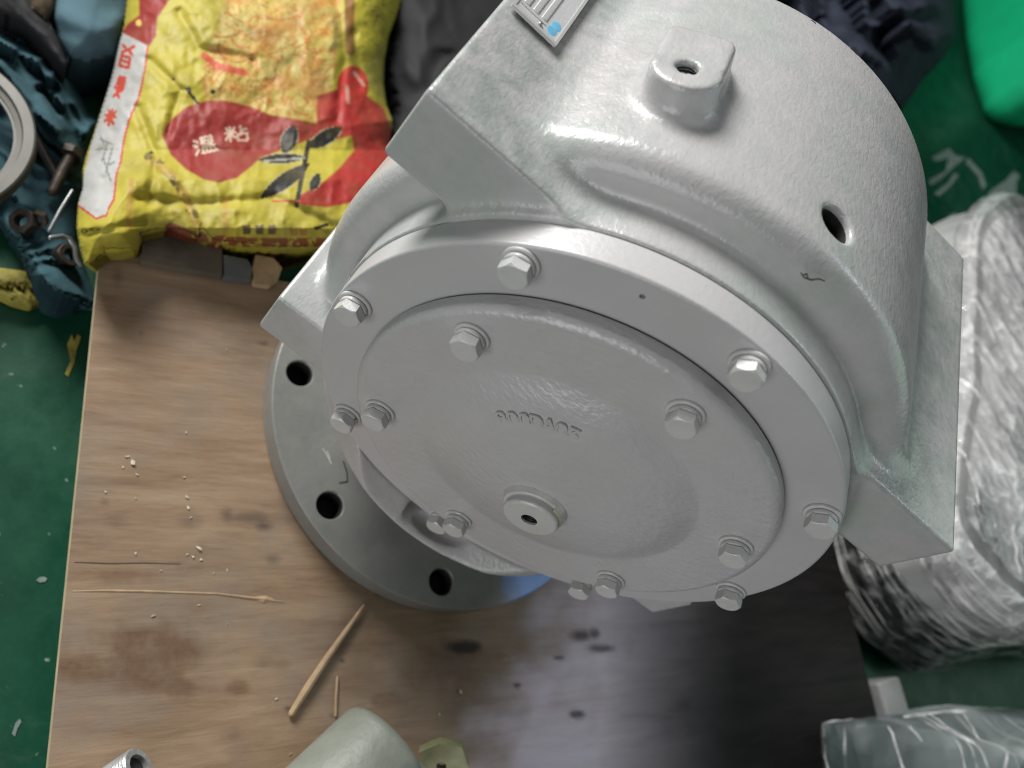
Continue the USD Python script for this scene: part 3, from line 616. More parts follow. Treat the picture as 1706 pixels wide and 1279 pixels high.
col = np.tile(np.array(YEL), (len(x), 1))
def put(mask, c, a=1.0):
    m = np.asarray(mask, float) * a
    col[:] = col * (1 - m[:, None]) + np.array(c) * m[:, None]
nz = lambda s, sd, o=4: fbm(np.c_[pxs / s, 0 * pxs[:, :1]], o, sd)
put(np.clip((nz(60, 41) - .5) * 4, 0, 1), (.40, .35, .06), .6)
# food picture
food = [(345, 90), (358, 50), (372, 10), (374, -80), (570, -80), (566, 60), (556, 120), (545, 170), (530, 202), (500, 197), (450, 190), (400, 172), (345, 166), (335, 130)]
fm = inp(food, xw, yw)
put(fm, (.46, .33, .075))
put(fm * (nz(40, 50) > .56), (.50, .40, .12))
put(fm * (np.abs(nz(17, 51, 3) - .5) < .022), (.50, .13, .03), .85)
put(fm * (np.abs(nz(13, 52, 3) - .47) < .020), (.54, .44, .16), .8)
put(fm * (np.abs(nz(22, 57, 3) - .52) < .016), (.30, .12, .03), .7)
put(fm * (nz(28, 53) > .60), (.48, .19, .04), .6)
fr_ = np.random.default_rng(5)
for _ in range(85):
    cx_, cy_ = fr_.uniform(340, 570), fr_.uniform(-70, 200); ra, a0, sp_ = fr_.uniform(10, 46), fr_.uniform(0, 6.28), fr_.uniform(.8, 2.4)
    aa = np.linspace(a0, a0 + sp_, 9)
    near = np.hypot(x - cx_, y - cy_) < ra + 6
    mk = np.zeros(len(x)); mk[near] = dseg(x[near], y[near], list(zip(cx_ + ra * np.cos(aa), cy_ + ra * .7 * np.sin(aa)))) < fr_.uniform(.9, 1.7)
    put(fm * mk, [(.42, .13, .03), (.52, .42, .13), (.46, .24, .05), (.28, .12, .03)][fr_.integers(4)], .85)
put((dseg(x, y, [(340, 92), (362, 110), (408, 121)]) < 5.5), (.50, .10, .05))
# side band
put(inp([(230, -80), (300, -80), (282, 0), (262, 30), (260, 60), (246, 80), (203, 55), (212, 40), (232, 25)]), RED)
put(inp([(203, 54), (246, 76), (241, 118), (232, 160), (215, 200), (206, 235), (201, 270), (194, 290), (190, 330), (175, 360), (160, 364), (130, 342), (140, 290), (153, 236), (166, 194), (178, 150), (188, 100)]), WHT)
put(dseg(x, y, [(246, 78), (241, 118), (232, 160), (215, 200), (206, 235), (201, 270), (194, 290), (190, 330), (176, 359), (160, 364), (130, 342)]) < 1.8, (.45, .06, .04))
put(np.hypot(x - 231, y - 38) < 5, (.66, .5, .12))
def glyph(strokes, cx, cy, w, h, ang, width, c, a=1.0):
    ca, sa = math.cos(math.radians(ang)), math.sin(math.radians(ang))
    for s in strokes:
        pts = [(cx + (u - .5) * w * ca - (t - .5) * h * sa, cy + (u - .5) * w * sa + (t - .5) * h * ca) for u, t in s]
        put(dseg(x, y, pts) < width, c, a)
WEN = [[(.06, .12), (.2, .25)], [(.02, .42), (.16, .52)], [(.04, .95), (.22, .65)], [(.4, .08), (.85, .08), (.85, .45), (.4, .45), (.4, .08)], [(.4, .27), (.85, .27)], [(.38, .92), (.38, .6), (.9, .6), (.9, .92)], [(.55, .6), (.55, .92)], [(.72, .6), (.72, .92)], [(.28, .94), (1, .94)]]
ZHAN = [[(.22, .05), (.22, .95)], [(.02, .4), (.45, .4)], [(.06, .12), (.15, .3)], [(.4, .12), (.3, .3)], [(.2, .45), (.03, .8)], [(.25, .45), (.44, .72)], [(.7, .05), (.7, .5)], [(.7, .25), (.98, .25)], [(.55, .52), (.96, .52), (.96, .92), (.55, .92), (.55, .52)]]
XI = [[(.1, .05), (.9, .35)], [(.85, .0), (.15, .38)], [(.2, .5), (.8, .5), (.85, .95), (.2, .95), (.2, .5)], [(.2, .72), (.82, .72)]]
BA = [[(.3, .05), (.75, .05), (.8, .4), (.25, .4), (.3, .05)], [(.5, .05), (.5, .4)], [(.15, .55), (.85, .5)], [(.3, .6), (.7, .95)], [(.75, .6), (.25, .95)]]
MI = [[(.5, .0), (.5, 1)], [(.05, .45), (.95, .4)], [(.2, .1), (.4, .3)], [(.8, .08), (.62, .3)], [(.45, .5), (.1, .85)], [(.55, .5), (.9, .85)]]
# chilli and tomato prints
put(inp([(270, 225), (278, 208), (290, 195), (310, 178), (345, 167), (375, 167), (420, 178), (450, 191), (500, 199), (530, 206), (525, 228), (480, 246), (435, 262), (420, 276), (395, 296), (365, 304), (340, 299), (310, 282), (285, 258)]), RED)
put(inp([(528, 160), (555, 150), (590, 140), (612, 160), (640, 180), (660, 240), (650, 300), (600, 335), (545, 345), (500, 341), (498, 326), (540, 302), (565, 280), (590, 250), (586, 226), (545, 236), (520, 230), (528, 206)]), (.34, .03, .025))
put(np.hypot((x - 588), (y - 142) * .8) < 26, (.44, .04, .03))
put((dseg(x, y, [(578, 145), (580, 170)]) < 3) | (dseg(x, y, [(590, 120), (606, 142)]) < 2.4), (.62, .35, .28), .8)
put(dseg(x, y, [(583, -60), (582, 60), (584, 85)]) < 8, (.20, .075, .03), .85)
put(inp([(602, -80), (672, -80), (668, 20), (645, 70), (640, 110), (610, 90), (600, 40)]), (.40, .36, .04), .6)
put(inp([(606, 110), (640, 70), (645, 170), (618, 150)]), (.27, .24, .05), .8)
put((np.abs(nz(14, 61, 3) - .5) < .02) * inp([(598, -80), (680, -80), (660, 90), (610, 70)]), INK, .7)
glyph(WEN, 341, 241, 38, 29, -14, 2.0, (.56, .44, .32)); glyph(ZHAN, 394, 223, 38, 27, -5, 2.0, (.50, .36, .27))
glyph(XI, 210, 94, 24, 38, 14, 2.6, (.46, .05, .03)); glyph(BA, 199, 145, 20, 38, 16, 2.6, (.46, .06, .04)); glyph(MI, 184, 195, 18, 26, 16, 2.6, (.46, .07, .04))
for s in ([(168, 228), (178, 250)], [(180, 236), (170, 268)], [(188, 244), (176, 288)], [(172, 262), (184, 300)], [(160, 250), (172, 246)], [(178, 276), (190, 270)], [(166, 232), (188, 240)]):
    put(dseg(x, y, s) < 1.5, (.16, .17, .17), .8)
# dark leaves
def leaf(ax, ay, bx, by, w):
    L = math.hypot(bx - ax, by - ay); ux, uy = (bx - ax) / L, (by - ay) / L
    t = ((x - ax) * ux + (y - ay) * uy) / L; s = -(x - ax) * uy + (y - ay) * ux
    return (t > 0) & (t < 1) & (np.abs(s) < w * np.sin(np.pi * np.clip(t, 0, 1)) ** .7)
for L in ((472, 256, 492, 208, 13), (514, 246, 570, 212, 12), (430, 266, 510, 262, 8), (434, 330, 516, 272, 12), (518, 318, 532, 288, 8)):
    put(leaf(*L[:4], L[4] + 1.6), (.40, .36, .22)); put(leaf(*L), INK)
put((dseg(x, y, [(514, 236), (506, 280), (494, 342)]) < 4), INK)
put(dseg(x, y, [(440, 268), (508, 263)]) < 1.6, (.3, .3, .26))
put(dseg(x, y, [(455, 334), (500, 334)]) < 2, (.45, .08, .03))
# rope-like brown print, streaks, dots and the red line of lettering at the bottom
put(dseg(x + wob * .6, y, [(248, 262), (285, 290), (310, 330), (328, 372)]) < 7, (.40, .26, .06), .75)
put(nz(9, 71, 2) * (dseg(x, y, [(248, 262), (285, 290), (310, 330), (328, 372)]) < 9) > .6, INK, .6)
put(dseg(x + wob * .5, y, [(218, 300), (216, 340), (214, 380)]) < 4.5, (.42, .22, .05), .6)
put(dseg(x + wob * .5, y, [(376, 330), (374, 392)]) < 4.5, (.45, .24, .05), .6)
put((dseg(x, y, [(310, 148), (322, 162), (330, 172)]) < 2.4) | (np.hypot(x - 314, y - 148) < 4) | (np.hypot(x - 289, y - 132) < 2.5) | (np.hypot(x - 355, y - 153) < 4) | (np.hypot(x - 252, y - 254) < 3), INK)
put((dseg(x, y, [(283, 378), (320, 392), (360, 400), (430, 404), (560, 404)]) < 8) & (nz(7, 81, 2) > .42), (.20, .03, .02), .9)
put(dseg(x, y, [(283, 376), (308, 386)]) < 6, (.24, .04, .03), .9)
for cx in (411, 432, 453): glyph(XI, cx, 382, 13, 12, 0, 2.2, (.10, .07, .03))
for cx in (490, 505): glyph(XI, cx, 386, 13, 9, 0, 2.2, (.30, .17, .04))
put(dseg(x, y, [(526, 380), (545, 374)]) < 3, INK)
put(dseg(x, y, [(150, 420), (220, 414)]) < 3, (.50, .42, .04))
ndst = len(x) // 2
obj('printed_sack', (v, f), M_bag, smooth=True, primvars={'print': col}, label='crumpled yellow plastic sack with red and orange food print, behind the plywood', cat='sack')

# ------------------------------------------------------------------ cloths at the left
def cloth(name, poly, zb, amp, mat_, label, cat, seed, folds=(), step=5, rise=.03, zbot=-.398, ang=45., wl=34., warp=1.6, low=.6):
    """A soft sheet: long folds across the direction ang (in the picture), bent by slow noise, on a slow swell."""
    ca, sa = math.cos(math.radians(ang)), math.sin(math.radians(ang))
    def zf(x, y, d):
        s_, t_ = x * ca + y * sa, -x * sa + y * ca
        n1 = fbm(np.stack([x / 130, y / 130, 0 * x], -1), 2, seed) - .5
        n2 = fbm(np.stack([s_ / 150, t_ / 60, 0 * x + 4], -1), 3, seed + 2) - .5
        ph = t_ / wl + warp * 4 * n1 + 1.5 * n2
        f_ = 1 - np.abs(np.sin(ph * math.pi / 1.0)) ** .8
        m_ = np.clip(.5 + 2.2 * (fbm(np.stack([s_ / 110, t_ / 80, 0 * x + 9], -1), 2, seed + 4) - .45), 0, 1)
        ed = np.clip(d / 22, 0, 1)
        z = zb + rise * np.sqrt(np.clip(d / 60, 0, 1)) + (amp * f_ * m_ + low * amp * 3 * n1) * ed
        for pts, wd, hgt in folds: z = z + hgt * np.exp(-(dseg(x, y, pts) / wd) ** 2) * ed
        return np.maximum(z, -.394)
    v, f, p = patch(poly, zf, step, .01, z_bottom=zbot, tuck=.97)
    return obj(name, (v, f), mat_, smooth=True, label=label, cat=cat)
cloth('work_trousers', [(-80, -90), (110, -90), (96, 20), (120, 100), (112, 112), (150, 190), (170, 200), (150, 250), (140, 300), (132, 345), (128, 400), (150, 470), (180, 520), (110, 512), (60, 500), (30, 420), (0, 370), (-60, 380), (-120, 200)], -.388, .013, M_teal,
      'dark teal work clothes crumpled on the floor at the left edge', 'work clothes', 3, ang=48, wl=30,
      folds=(([(-20, 60), (60, 110), (130, 190), (160, 240)], 13, .022), ([(0, 110), (70, 190), (120, 260)], 12, .02), ([(60, 190), (100, 215), (70, 160)], 9, .016), ([(10, 380), (60, 450), (120, 505)], 16, .03), ([(110, 120), (160, 200)], 9, .016),
             ([(30, 90), (90, 150)], 7, -.02), ([(68, 150), (98, 185)], 6, -.025), ([(90, 140), (140, 210)], 6, -.018)))
cloth('shop_rag', [(88, -90), (240, -90), (222, 0), (212, 40), (196, 96), (150, 108), (112, 104), (96, 70), (82, 30)], -.345, .006, M_paleblue,
      'pale blue cloth lying flat beside the yellow sack, upper left', 'cloth', 13, folds=(([(90, 20), (160, 50), (210, 40)], 20, .010),), step=6, rise=.03, wl=70, ang=10)
cloth('leather_strap', [(20, -60), (60, 0), (80, 30), (98, 66), (114, 108), (106, 112), (70, 70), (40, 40), (-20, 10), (-60, -60)], -.33, .006, M_black,
      'black folded band above the teal clothes in the upper left corner', 'strap', 17, rise=.012)
cloth('brown_rag', [(36, -60), (92, -60), (90, 10), (76, 32), (52, 14)], -.325, .008, M_brown, 'small dark brown rag at the top left corner', 'rag', 19, rise=.012)
cloth('yellow_rag', [(-60, 450), (0, 446), (50, 452), (66, 470), (80, 500), (50, 512), (20, 504), (0, 494), (-60, 480)], -.388, .010, M_yrag, 'dirty yellow scrap of sacking on the green floor at the left edge', 'rag', 23, rise=.012, ang=10, wl=16,
      folds=(([(0, 478), (40, 482), (60, 490)], 6, -.008),))
cloth('black_bag', [(600, -120), (900, -160), (930, 40), (820, 160), (760, 260), (700, 330), (640, 300), (645, 230), (655, 180), (640, 120), (650, 60)], -.36, .008, M_black, 'black cloth bag in shadow between the yellow sack and the machine', 'bag', 29, rise=.05, step=8, ang=70, wl=60)
cloth('navy_jacket', [(1220, -140), (1560, -140), (1590, -20), (1596, 60), (1570, 100), (1540, 130), (1520, 160), (1500, 186), (1470, 180), (1420, 200), (1300, 100)], -.37, .07, M_navy, 'dark navy and brown clothing on the floor behind the machine', 'clothing', 31, rise=.16, step=8, ang=60, wl=90, low=.4,
      folds=(([(1490, 0), (1520, 50), (1560, 70)], 14, .05), ([(1400, 60), (1450, 120), (1490, 180)], 30, .06)))

# hardware on the teal clothes
def screw(name, p0, p1, z, r, head, mat_, label):
    a, b = at(*p0, z), at(*p1, z - .006)
    t = thing(name, label, 'bolt', a)
    obj('shank', tube([a, b], r, 14), mat_, t, smooth=40)
    d = (a - b) / np.linalg.norm(a - b); T = trimesh.geometry.align_vectors([0, 0, 1], d)
    obj('head', frame(hexhead(head, head * .45), a, T[:3, 0], T[:3, 1], T[:3, 2]), mat_, t, smooth=25)
screw('loose_bolt', (118, 258), (88, 318), -.345, .0052, .017, M_rust, 'rusty brown bolt lying upright on the teal clothes beside the sack')
screw('loose_bolt', (52, 215), (92, 290), -.348, .0045, .015, M_oily, 'dark oily bolt beside the steel ring on the teal clothes')
def nutm(name, p, z, af, h, label, tilt):
    c = at(*p, z); T = Ro.from_euler('xyz', tilt, degrees=True).as_matrix()
    m = (hexhead(af, h) - cyl(af * .28, 1, 24).translate([0, 0, -.5]))
    obj(name, frame(m, c, T[:, 0], T[:, 1], T[:, 2]), M_rust, smooth=25, label=label, cat='nut')
nutm('hex_nut', (44, 372), -.355, .021, .011, 'dark rusty hex nut left of the bent hook', (25, -20, 10))
nutm('hex_nut', (106, 428), -.355, .021, .011, 'dark hex nut under the bent hook near the board corner', (10, 25, 40))
nutm('hex_nut', (66, 362), -.352, .015, .008, 'small rusty nut right beside the larger dark nut', (60, 0, 20))
obj('steel_wire', tube(at(np.array([120, 100, 82]), np.array([318, 350, 384]), np.array([-.335, -.338, -.342])), [.0016, .0018, .0018], 10), M_bright, smooth=40, label='thin bright steel rod lying among the dark nuts and bolts', cat='rod')
hk = np.array([(84, 396), (104, 393), (116, 398), (124, 412), (126, 430), (134, 444)])
obj('bent_hook', tube(at(hk[:, 0], hk[:, 1], np.linspace(-.338, -.35, 6)), .0022, 10), M_bright, smooth=40, label='bent bright metal hook on the cloth beside the board corner', cat='hook')
# steel ring at the left edge
rc = at(-142, 224, -.345)
pr = [(.078, 0), (.0925, 0), (.094, .0015), (.094, .012), (.0925, .0135), (.084, .0135), (.0825, .010), (.078, .009)]
rt = thing('steel_ring', 'dull grey steel ring, cut off by the left edge, on the teal clothes', 'ring', rc)
rot = Ro.from_euler('xyz', (6, -8, 0), degrees=True).as_matrix()
obj('outer_race', frame(revolve(pr, 96), rc, rot[:, 0], rot[:, 1], rot[:, 2]), M_ring, rt, smooth=30)
obj('inner_lip', frame(revolve([(.0755, .001), (.0778, .001), (.0778, .0075), (.0755, .0075)], 96), rc, rot[:, 0], rot[:, 1], rot[:, 2]), M_ring, rt, smooth=30)

# wooden blocks at the far edge of the board
def quadblock(name, quad, z0, z1, mat_, label):
    q0 = at(np.array([p[0] for p in quad]), np.array([p[1] for p in quad]), z1)
    b = q0.copy(); b[:, 2] = z0
    m = trimesh.convex.convex_hull(np.vstack([q0, b]))
    obj(name, m, mat_, label=label, cat='wood block')
quadblock('wood_block', [(238, 388), (290, 384), (370, 412), (370, 458), (300, 444), (236, 434)], ZB + .0006, ZB + .010, M_block, 'oily dark wooden block under the lower edge of the sack')
quadblock('wood_block', [(372, 424), (412, 432), (420, 446), (418, 466), (374, 460)], ZB + .0006, ZB + .010, M_block2, 'small grey dirty block right of the oily wooden block')
quadblock('wood_offcut', [(426, 424), (456, 430), (470, 446), (462, 470), (450, 476), (424, 472), (420, 448)], ZB + .0006, ZB + .008, M_sliver, 'pale split wood offcut between the grey block and the machine')

# ------------------------------------------------------------------ small things on the board
st = np.array([(606, 1008), (580, 1046), (545, 1096), (512, 1146), (486, 1188)])
obj('wood_sliver', tube(at(st[:, 0], st[:, 1], ZB + np.array([.004, .0035, .004, .004, .003])), [.0010, .0024, .0030, .0034, .0028], 6), M_sliver, smooth=20, label='long pale wood sliver pointing to the flange on the plywood', cat='wood sliver')
st = np.array([(562, 1128), (560, 1160), (559, 1192)])
obj('wood_sliver', tube(at(st[:, 0], st[:, 1], ZB + .0015), [.0010, .0014, .0012], 6), M_sliver, smooth=20, label='short thin wood splinter right of the long sliver', cat='wood sliver')
chips = [(212, 760, 6), (222, 772, 9), (205, 778, 4), (228, 790, 5), (310, 720, 4), (312, 828, 5), (314, 846, 6), (318, 862, 4), (332, 914, 10), (322, 928, 6), (334, 932, 5), (312, 924, 4), (226, 922, 5), (176, 820, 4), (226, 830, 4), (378, 582, 4), (356, 955, 4), (378, 950, 4), (268, 950, 4), (332, 1008, 4), (255, 1025, 6), (378, 1040, 3), (460, 1164, 4), (484, 1256, 4), (732, 1190, 6), (766, 1150, 8), (306, 795, 4)]
for cx, cy, s in chips:
    c = at(cx, cy, ZB); sz = s / 3300.
    pts = rng.normal(size=(9, 3)); pts /= np.linalg.norm(pts, axis=1)[:, None]
    pts = pts * np.array([sz * 1.25, sz * rng.uniform(.35, .8), sz * .3]); a = rng.uniform(0, 6.3)
    pts = pts @ np.array([[math.cos(a), -math.sin(a), 0], [math.sin(a), math.cos(a), 0], [0, 0, 1]])
    pts[:, 2] -= pts[:, 2].min() - .0003
    obj('wood_chip', trimesh.convex.convex_hull(pts + c), M_chip, label='tiny pale wood chip lying on the dirty plywood', cat='wood chip', group='wood chips scattered on the plywood')

# small motor casting at the bottom edge
ax = np.array([-.37, -.93, 0]); ax /= np.linalg.norm(ax); sd = np.array([-ax[1], ax[0], 0]) * 1.0
mc = at(648, 1246, -.235)
mot = thing('small_motor', 'small pale green grey cylindrical casting lying at the bottom edge', 'motor', (mc[0], mc[1], ZB))
T = trimesh.geometry.align_vectors([0, 0, 1], ax)
bodyp = [(0, 0), (.036, 0)] + arc(.036, .008, .008, -90, 0, 6)[1:] + [(.0445, .06), (.0455, .30), (0, .30)]
obj('barrel', frame(revolve(bodyp, 96), mc, T[:3, 0], T[:3, 1], T[:3, 2]), M_motor, mot, smooth=35)
lc = at(748, 1262, -.246)
lug = m3.Manifold.extrude(m3.CrossSection([[(-.017, -.02), (.015, -.02), (.019, -.004), (.008, .015), (-.010, .015), (-.019, -.002)]]), .012) - cyl(.0042, .1, 24).translate([0, -.006, -.05])
T2 = Ro.from_euler('xyz', (38, 12, -35), degrees=True).as_matrix()
obj('mounting_lug', frame(lug, lc, T2[:, 0], T2[:, 1], T2[:, 2]), M_lug, mot, smooth=20)
obj('lug_bracket', trimesh.convex.convex_hull(np.vstack([at(np.array([735, 752, 700, 690]), np.array([1238, 1242, 1290, 1280]), -.247), at(np.array([735, 752, 700, 690]), np.array([1238, 1242, 1290, 1280]), -.256)])), M_motor, mot)
# pipe nipple at the bottom left
pc = at(232, 1276, -.262)
pa = at(215, 1290, -.262) - at(240, 1270, -.262); pa /= np.linalg.norm(pa); pa = pa * .72 + np.array([0, 0, -.69])
T = trimesh.geometry.align_vectors([0, 0, 1], pa)
pip = thing('pipe_nipple', 'short galvanised threaded pipe end at the bottom left', 'pipe', (pc[0], pc[1], ZB))
nip = revolve([(.0085, 0), (.0125, 0)] + [(.0135 - .0008 * (i % 2), .0015 * (i + 1)) for i in range(16)] + [(.0135, .030), (.0085, .030)], 48)
obj('pipe_wall', frame(nip, pc, T[:3, 0], T[:3, 1], T[:3, 2]), M_zinc, pip, smooth=30)
obj('pipe_bore', frame(cyl(.0086, .002).translate([0, 0, .004]), pc, T[:3, 0], T[:3, 1], T[:3, 2]), M_dark, pip)

# ------------------------------------------------------------------ green can
cp = [(1590, -70), (1592, 0), (1597, 60), (1608, 125), (1628, 186), (1648, 214), (1678, 224), (1730, 226), (1830, 224), (1860, 60), (1850, -70)]
fpt = Polygon([at(a, b, ZF)[:2] for a, b in cp]).convex_hull
can = thing('jerry_can', 'bright green plastic can on the floor in the upper right corner', 'plastic can', (fpt.centroid.x, fpt.centroid.y, ZF))
lay = []
for h_, b_ in ((0, -.05), (.012, -.022), (.04, -.004), (.07, 0), (.27, 0), (.31, -.012), (.335, -.035), (.345, -.07)):
    g_ = fpt.buffer(-.06).buffer(.06 + b_); q_ = np.array(g_.exterior.coords)
    lay.append(np.c_[q_, np.full(len(q_), ZF + h_)])
hull = trimesh.convex.convex_hull(np.vstack(lay))
hm = m3.Manifold(m3.Mesh(hull.vertices.astype(np.float32), hull.faces.astype(np.uint32)))
q0, q1, q2 = at(1684, 122, ZF + .17), at(1686, 176, ZF + .13), at(1682, 60, ZF + .22)
hm = hm - m3.Manifold.sphere(1, 32).scale([.06, .10, .045]).translate(q0.tolist()) - m3.Manifold.sphere(1, 32).scale([.055, .07, .035]).translate(q1.tolist())
obj('can_body', hm, M_green, can, smooth=40)
seam = fpt.buffer(-.06).buffer(.0605)
obj('can_seam', trimesh.creation.extrude_polygon(Polygon(seam.exterior, [seam.buffer(-.012).exterior]), .006, engine='earcut').apply_translation((0, 0, ZF + .18)), M_green, can, smooth=30)
obj('can_cap', cyl(.035, .03, 32).translate([fpt.centroid.x, fpt.centroid.y, ZF + .343]), M_green, can, smooth=30)

# ------------------------------------------------------------------ machines wrapped in stretch film
def wrapped(name, label, base, top, z0, z1, seed, hz, tilt=.25, rid=.012, nr=150, nh=110, freq=34., filmmat=None, innercol=None, topcol=None, tophaze=.8, nfold=150):
    """A lumpy wrapped load: film drawn round it in horizontal turns. base, top: outlines (x, y) with the same number of corners."""
    innercol = innercol or M_inner; topcol = topcol or M_load
    base, top = np.array(base, float), np.array(top, float)
    def resample(P, n):
        c = np.vstack([P, P[:1]]); s = np.r_[0, np.cumsum(np.linalg.norm(np.diff(c, axis=0), axis=1))]
        t = np.linspace(0, 1, n, endpoint=False)
        k = np.interp(t, np.linspace(0, 1, len(c)), s)
        q = np.c_[np.interp(k, s, c[:, 0]), np.interp(k, s, c[:, 1])]
        for _ in range(6): q = .25 * np.roll(q, 1, 0) + .5 * q + .25 * np.roll(q, -1, 0)
        return q
    b, t = resample(base, nr), resample(top, nr)
    u = np.linspace(0, 1, nh)
    cen = .5 * (b.mean(0) + t.mean(0))
    rings, hz_, wr_ = [], [], []
    arcl = np.r_[0, np.cumsum(np.linalg.norm(np.diff(b, axis=0), axis=1))]
    per = np.linspace(0, 1, nr, endpoint=False)
    for k, s in enumerate(u):
        q = b * (1 - s) + t * s
        z = np.full(nr, z0 + (z1 - z0) * s)
        coord = np.stack([np.cos(per * 6.283) * 1.6, np.sin(per * 6.283) * 1.6, (z + tilt * .12 * np.sin(per * 6.283 * 2)) * freq], -1)
        w = np.abs(fbm(coord, 2, seed) - .5)
        lump = fbm(np.stack([q[:, 0] * 4, q[:, 1] * 4, z * 4], -1), 2, seed + 3) - .5
        out = (q - cen); out /= np.linalg.norm(out, axis=1)[:, None]
        edge = -.05 * np.clip((s - .80) / .20, 0, 1) ** 2 - .03 * np.clip((.15 - s) / .15, 0, 1) ** 2
        q2 = q + out * (-w * rid * 2 + lump * .07 + edge)[:, None]
        rings.append(np.c_[q2, z]); wr_.append(np.c_[arcl, z + .06 * np.sin(arcl * 3), 0 * arcl])
        hz_.append(np.clip(hz + (tophaze - hz) * np.clip((s - .55) / .45, 0, 1) ** 1.5 + lump * .35, .02, 1))
    # cap rings towards the centre of the top
    for s in np.linspace(.94, 0.02, 16):
        q = rings[nh - 1][:, :2] * s + t.mean(0) * (1 - s)
        al, ac = q @ FD, q @ np.array([-FD[1], FD[0]])
        cap = np.abs(fbm(np.stack([al * 3, ac * 26, 0 * al], -1), 3, seed + 4) - .5)
        cap2 = fbm(np.stack([q[:, 0] * 5, q[:, 1] * 5, 0 * al], -1), 2, seed + 6) - .5
        wr_.append(np.c_[al, ac, 0 * al + 2])
        rings.append(np.c_[q, z1 + .035 * (1 - s * s) - cap * .03 * min(1, 4 * (1 - s)) + .03 * cap2 * (1 - s)]); hz_.append(np.clip(tophaze + cap2 * .9, .05, 1))
    Vv = np.vstack(rings); n_ = len(rings)
    i = np.arange(nr); j = (i + 1) % nr
    F_ = []
    for k in range(n_ - 1):
        a, c = k * nr, (k + 1) * nr
        F_ += [np.c_[a + i, a + j, c + j], np.c_[a + i, c + j, c + i]]
    F_ = np.vstack(F_)
    T_ = trimesh.Trimesh(Vv, F_, process=False)
    if np.cross(base[1] - base[0], base[2] - base[1]) < 0: F_ = F_[:, ::-1]
    th_ = thing(name, label, 'wrapped machine', (cen[0], cen[1], z0))
    obj('film', (Vv, F_), filmmat or M_film, th_, smooth=True, primvars={'haze': np.concatenate(hz_), 'wrap': np.vstack(wr_)})
    # gathered folds of the film, lying on it
    G3 = np.stack(rings[:nh], 0); r_ = np.random.default_rng(seed)
    fv, ff = [], []
    def ribbon(P_, w_):
        P_ = np.asarray(P_); m_ = len(P_)
        if m_ < 3: return
        tg = np.gradient(P_, axis=0); tg /= np.linalg.norm(tg, axis=1)[:, None] + 1e-9
        up = P_ - np.r_[cen, z0]; up[:, 2] = np.maximum(up[:, 2], 0) * 1.2; up /= np.linalg.norm(up, axis=1)[:, None]
        cr = np.cross(tg, up); cr /= np.linalg.norm(cr, axis=1)[:, None] + 1e-9
        up = np.cross(cr, tg)
        ww = (w_ * np.sin(np.linspace(.15, 3.0, m_)) ** .6 * (1 + .3 * np.sin(np.linspace(0, 9, m_) + r_.uniform(0, 6))))[:, None]
        k0 = sum(len(a_) for a_ in fv)
        fv.append(np.concatenate([P_ - cr * ww + up * .0006, P_ + up * (.0008 + ww * .6), P_ + cr * ww + up * .0006], 0))
        for a_ in range(2):
            q_ = np.arange(m_ - 1); o1, o2 = k0 + a_ * m_, k0 + (a_ + 1) * m_
            ff.append(np.c_[o1 + q_, o1 + q_ + 1, o2 + q_ + 1]); ff.append(np.c_[o1 + q_, o2 + q_ + 1, o2 + q_])
    for _ in range(nfold):
        i0 = r_.uniform(0, nr); ln = r_.uniform(6, 30) * nr / 150; k0_ = r_.uniform(.03, .97) * (nh - 1); tl = r_.normal(.10, .12)
        ii = np.arange(0, ln, .8); kk = np.clip(k0_ + tl * ii + .5 * np.sin(ii * .3 + r_.uniform(0, 6)), 0, nh - 1)
        ribbon(np.stack([map_coordinates(G3[..., c_].T, [(i0 + ii) % (nr - 1), kk], order=1) for c_ in range(3)], -1), abs(r_.normal(.0008, .0007)) + .0004)
    hit = trimesh.Trimesh(Vv, F_, process=False)
    tx = t.mean(0); sz_ = np.abs(t - tx).max()
    for _ in range(nfold):
        p_ = tx + r_.uniform(-1, 1, 2) * sz_; a_ = fa + r_.normal(.0, .13); dv = np.array([math.cos(a_), math.sin(a_)])
        ln = r_.uniform(.06, .34); tt = np.arange(0, ln, .008)
        xy = p_ + dv * tt[:, None] + np.array([-dv[1], dv[0]]) * (.004 * np.sin(tt * 25 + r_.uniform(0, 6)))[:, None]
        lo_, ix, _t = hit.ray.intersects_location(np.c_[xy, np.full(len(xy), z1 + .3)], np.tile([0, 0, -1.], (len(xy), 1)), multiple_hits=False)
        P_ = lo_[np.argsort(ix)]
        P_ = P_[P_[:, 2] > z0 + .05]
        ribbon(P_, abs(r_.normal(.0009, .0009)) + .0004)
    obj('film_folds', (np.vstack(fv), np.vstack(ff)), M_fold, th_, smooth=True, kind='stuff')
    s_ = .90
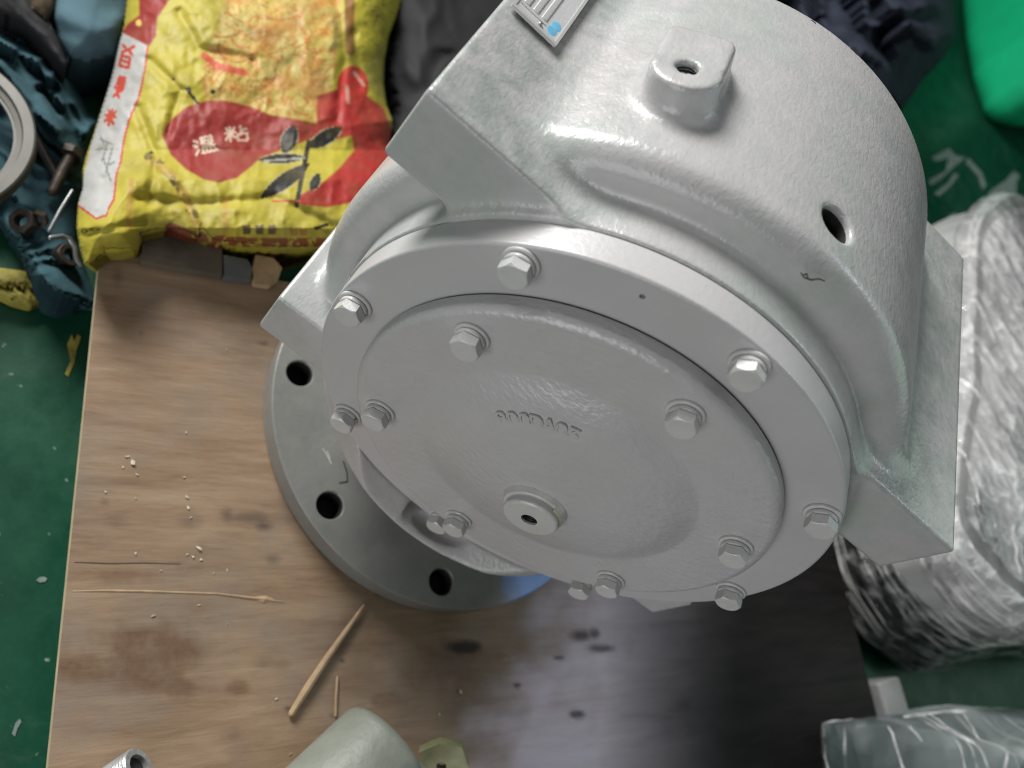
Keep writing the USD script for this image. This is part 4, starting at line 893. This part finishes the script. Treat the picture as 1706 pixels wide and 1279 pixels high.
    inn = np.vstack([np.c_[(b - b.mean(0)) * s_ + b.mean(0), np.full(nr, z0 + .001)], np.c_[(t - t.mean(0)) * s_ * .95 + t.mean(0), np.full(nr, z1 - .10)]])
    obj('load_base', trimesh.convex.convex_hull(inn), innercol, th_)
    inn = np.vstack([np.c_[(t - t.mean(0)) * .95 + t.mean(0), np.full(nr, z1 - .099)], np.c_[(t - t.mean(0)) * .91 + t.mean(0), np.full(nr, z1 - .028)]])
    obj('load_top', trimesh.convex.convex_hull(inn), topcol, th_)
    return th_
zt1 = -.12
P = lambda px_, py_, z: at(px_, py_, z)[:2]
bpix = [(1340, 880), (1368, 975), (1418, 1062), (1492, 1130), (1560, 1130), (1640, 1095), (1760, 1085), (1900, 1000)]
base = [P(x_, y_, ZF) for x_, y_ in bpix] + [np.array([1.6, 1.35]), np.array([1.15, 1.50]), np.array([.85, 1.3]), np.array([.74, 1.0]), np.array([.70, .72])]
top = [np.array(p) for p in ((.565, .36), (.61, .33), (.68, .315), (.77, .325), (.87, .37), (.97, .42), (1.10, .5), (1.30, .70), (1.32, 1.25), (.95, 1.42), (.72, 1.30), (.585, 1.08), (.57, .70))]
wrapped('wrapped_machine', 'machine bundled in creased clear stretch film right of the grey casing', base, top, ZF, zt1, 41, .06, tophaze=.46, nfold=260)
# second bundle, lower right corner
z2 = -.20
t2 = [(1466, 1196), (1560, 1190), (1706, 1180), (1800, 1180), (1850, 1300), (1750, 1400), (1560, 1400), (1478, 1320)]
top = [P(x_, y_, z2) for x_, y_ in t2]
cen = np.mean(top, 0)
base = [cen + (p - cen) * 1.04 + np.array([.01, 0]) for p in top]
wrapped('wrapped_machine', 'low dark bundle in clear film in the lower right corner', base, top, ZF, z2, 57, .10, filmmat=M_dull, topcol=M_inner, nfold=26, tophaze=.16, freq=40.)
# white block between the bundles
wb = at(1520, 1160, -.30)
obj('white_block', frame(rbox(.055, .05, .05, .005, 12), np.array([wb[0], wb[1], -.352]), [.8, .6, 0], [-.6, .8, 0], [0, 0, 1]), M_white, smooth=40, label='small white plastic block between the two film wrapped bundles', cat='block')
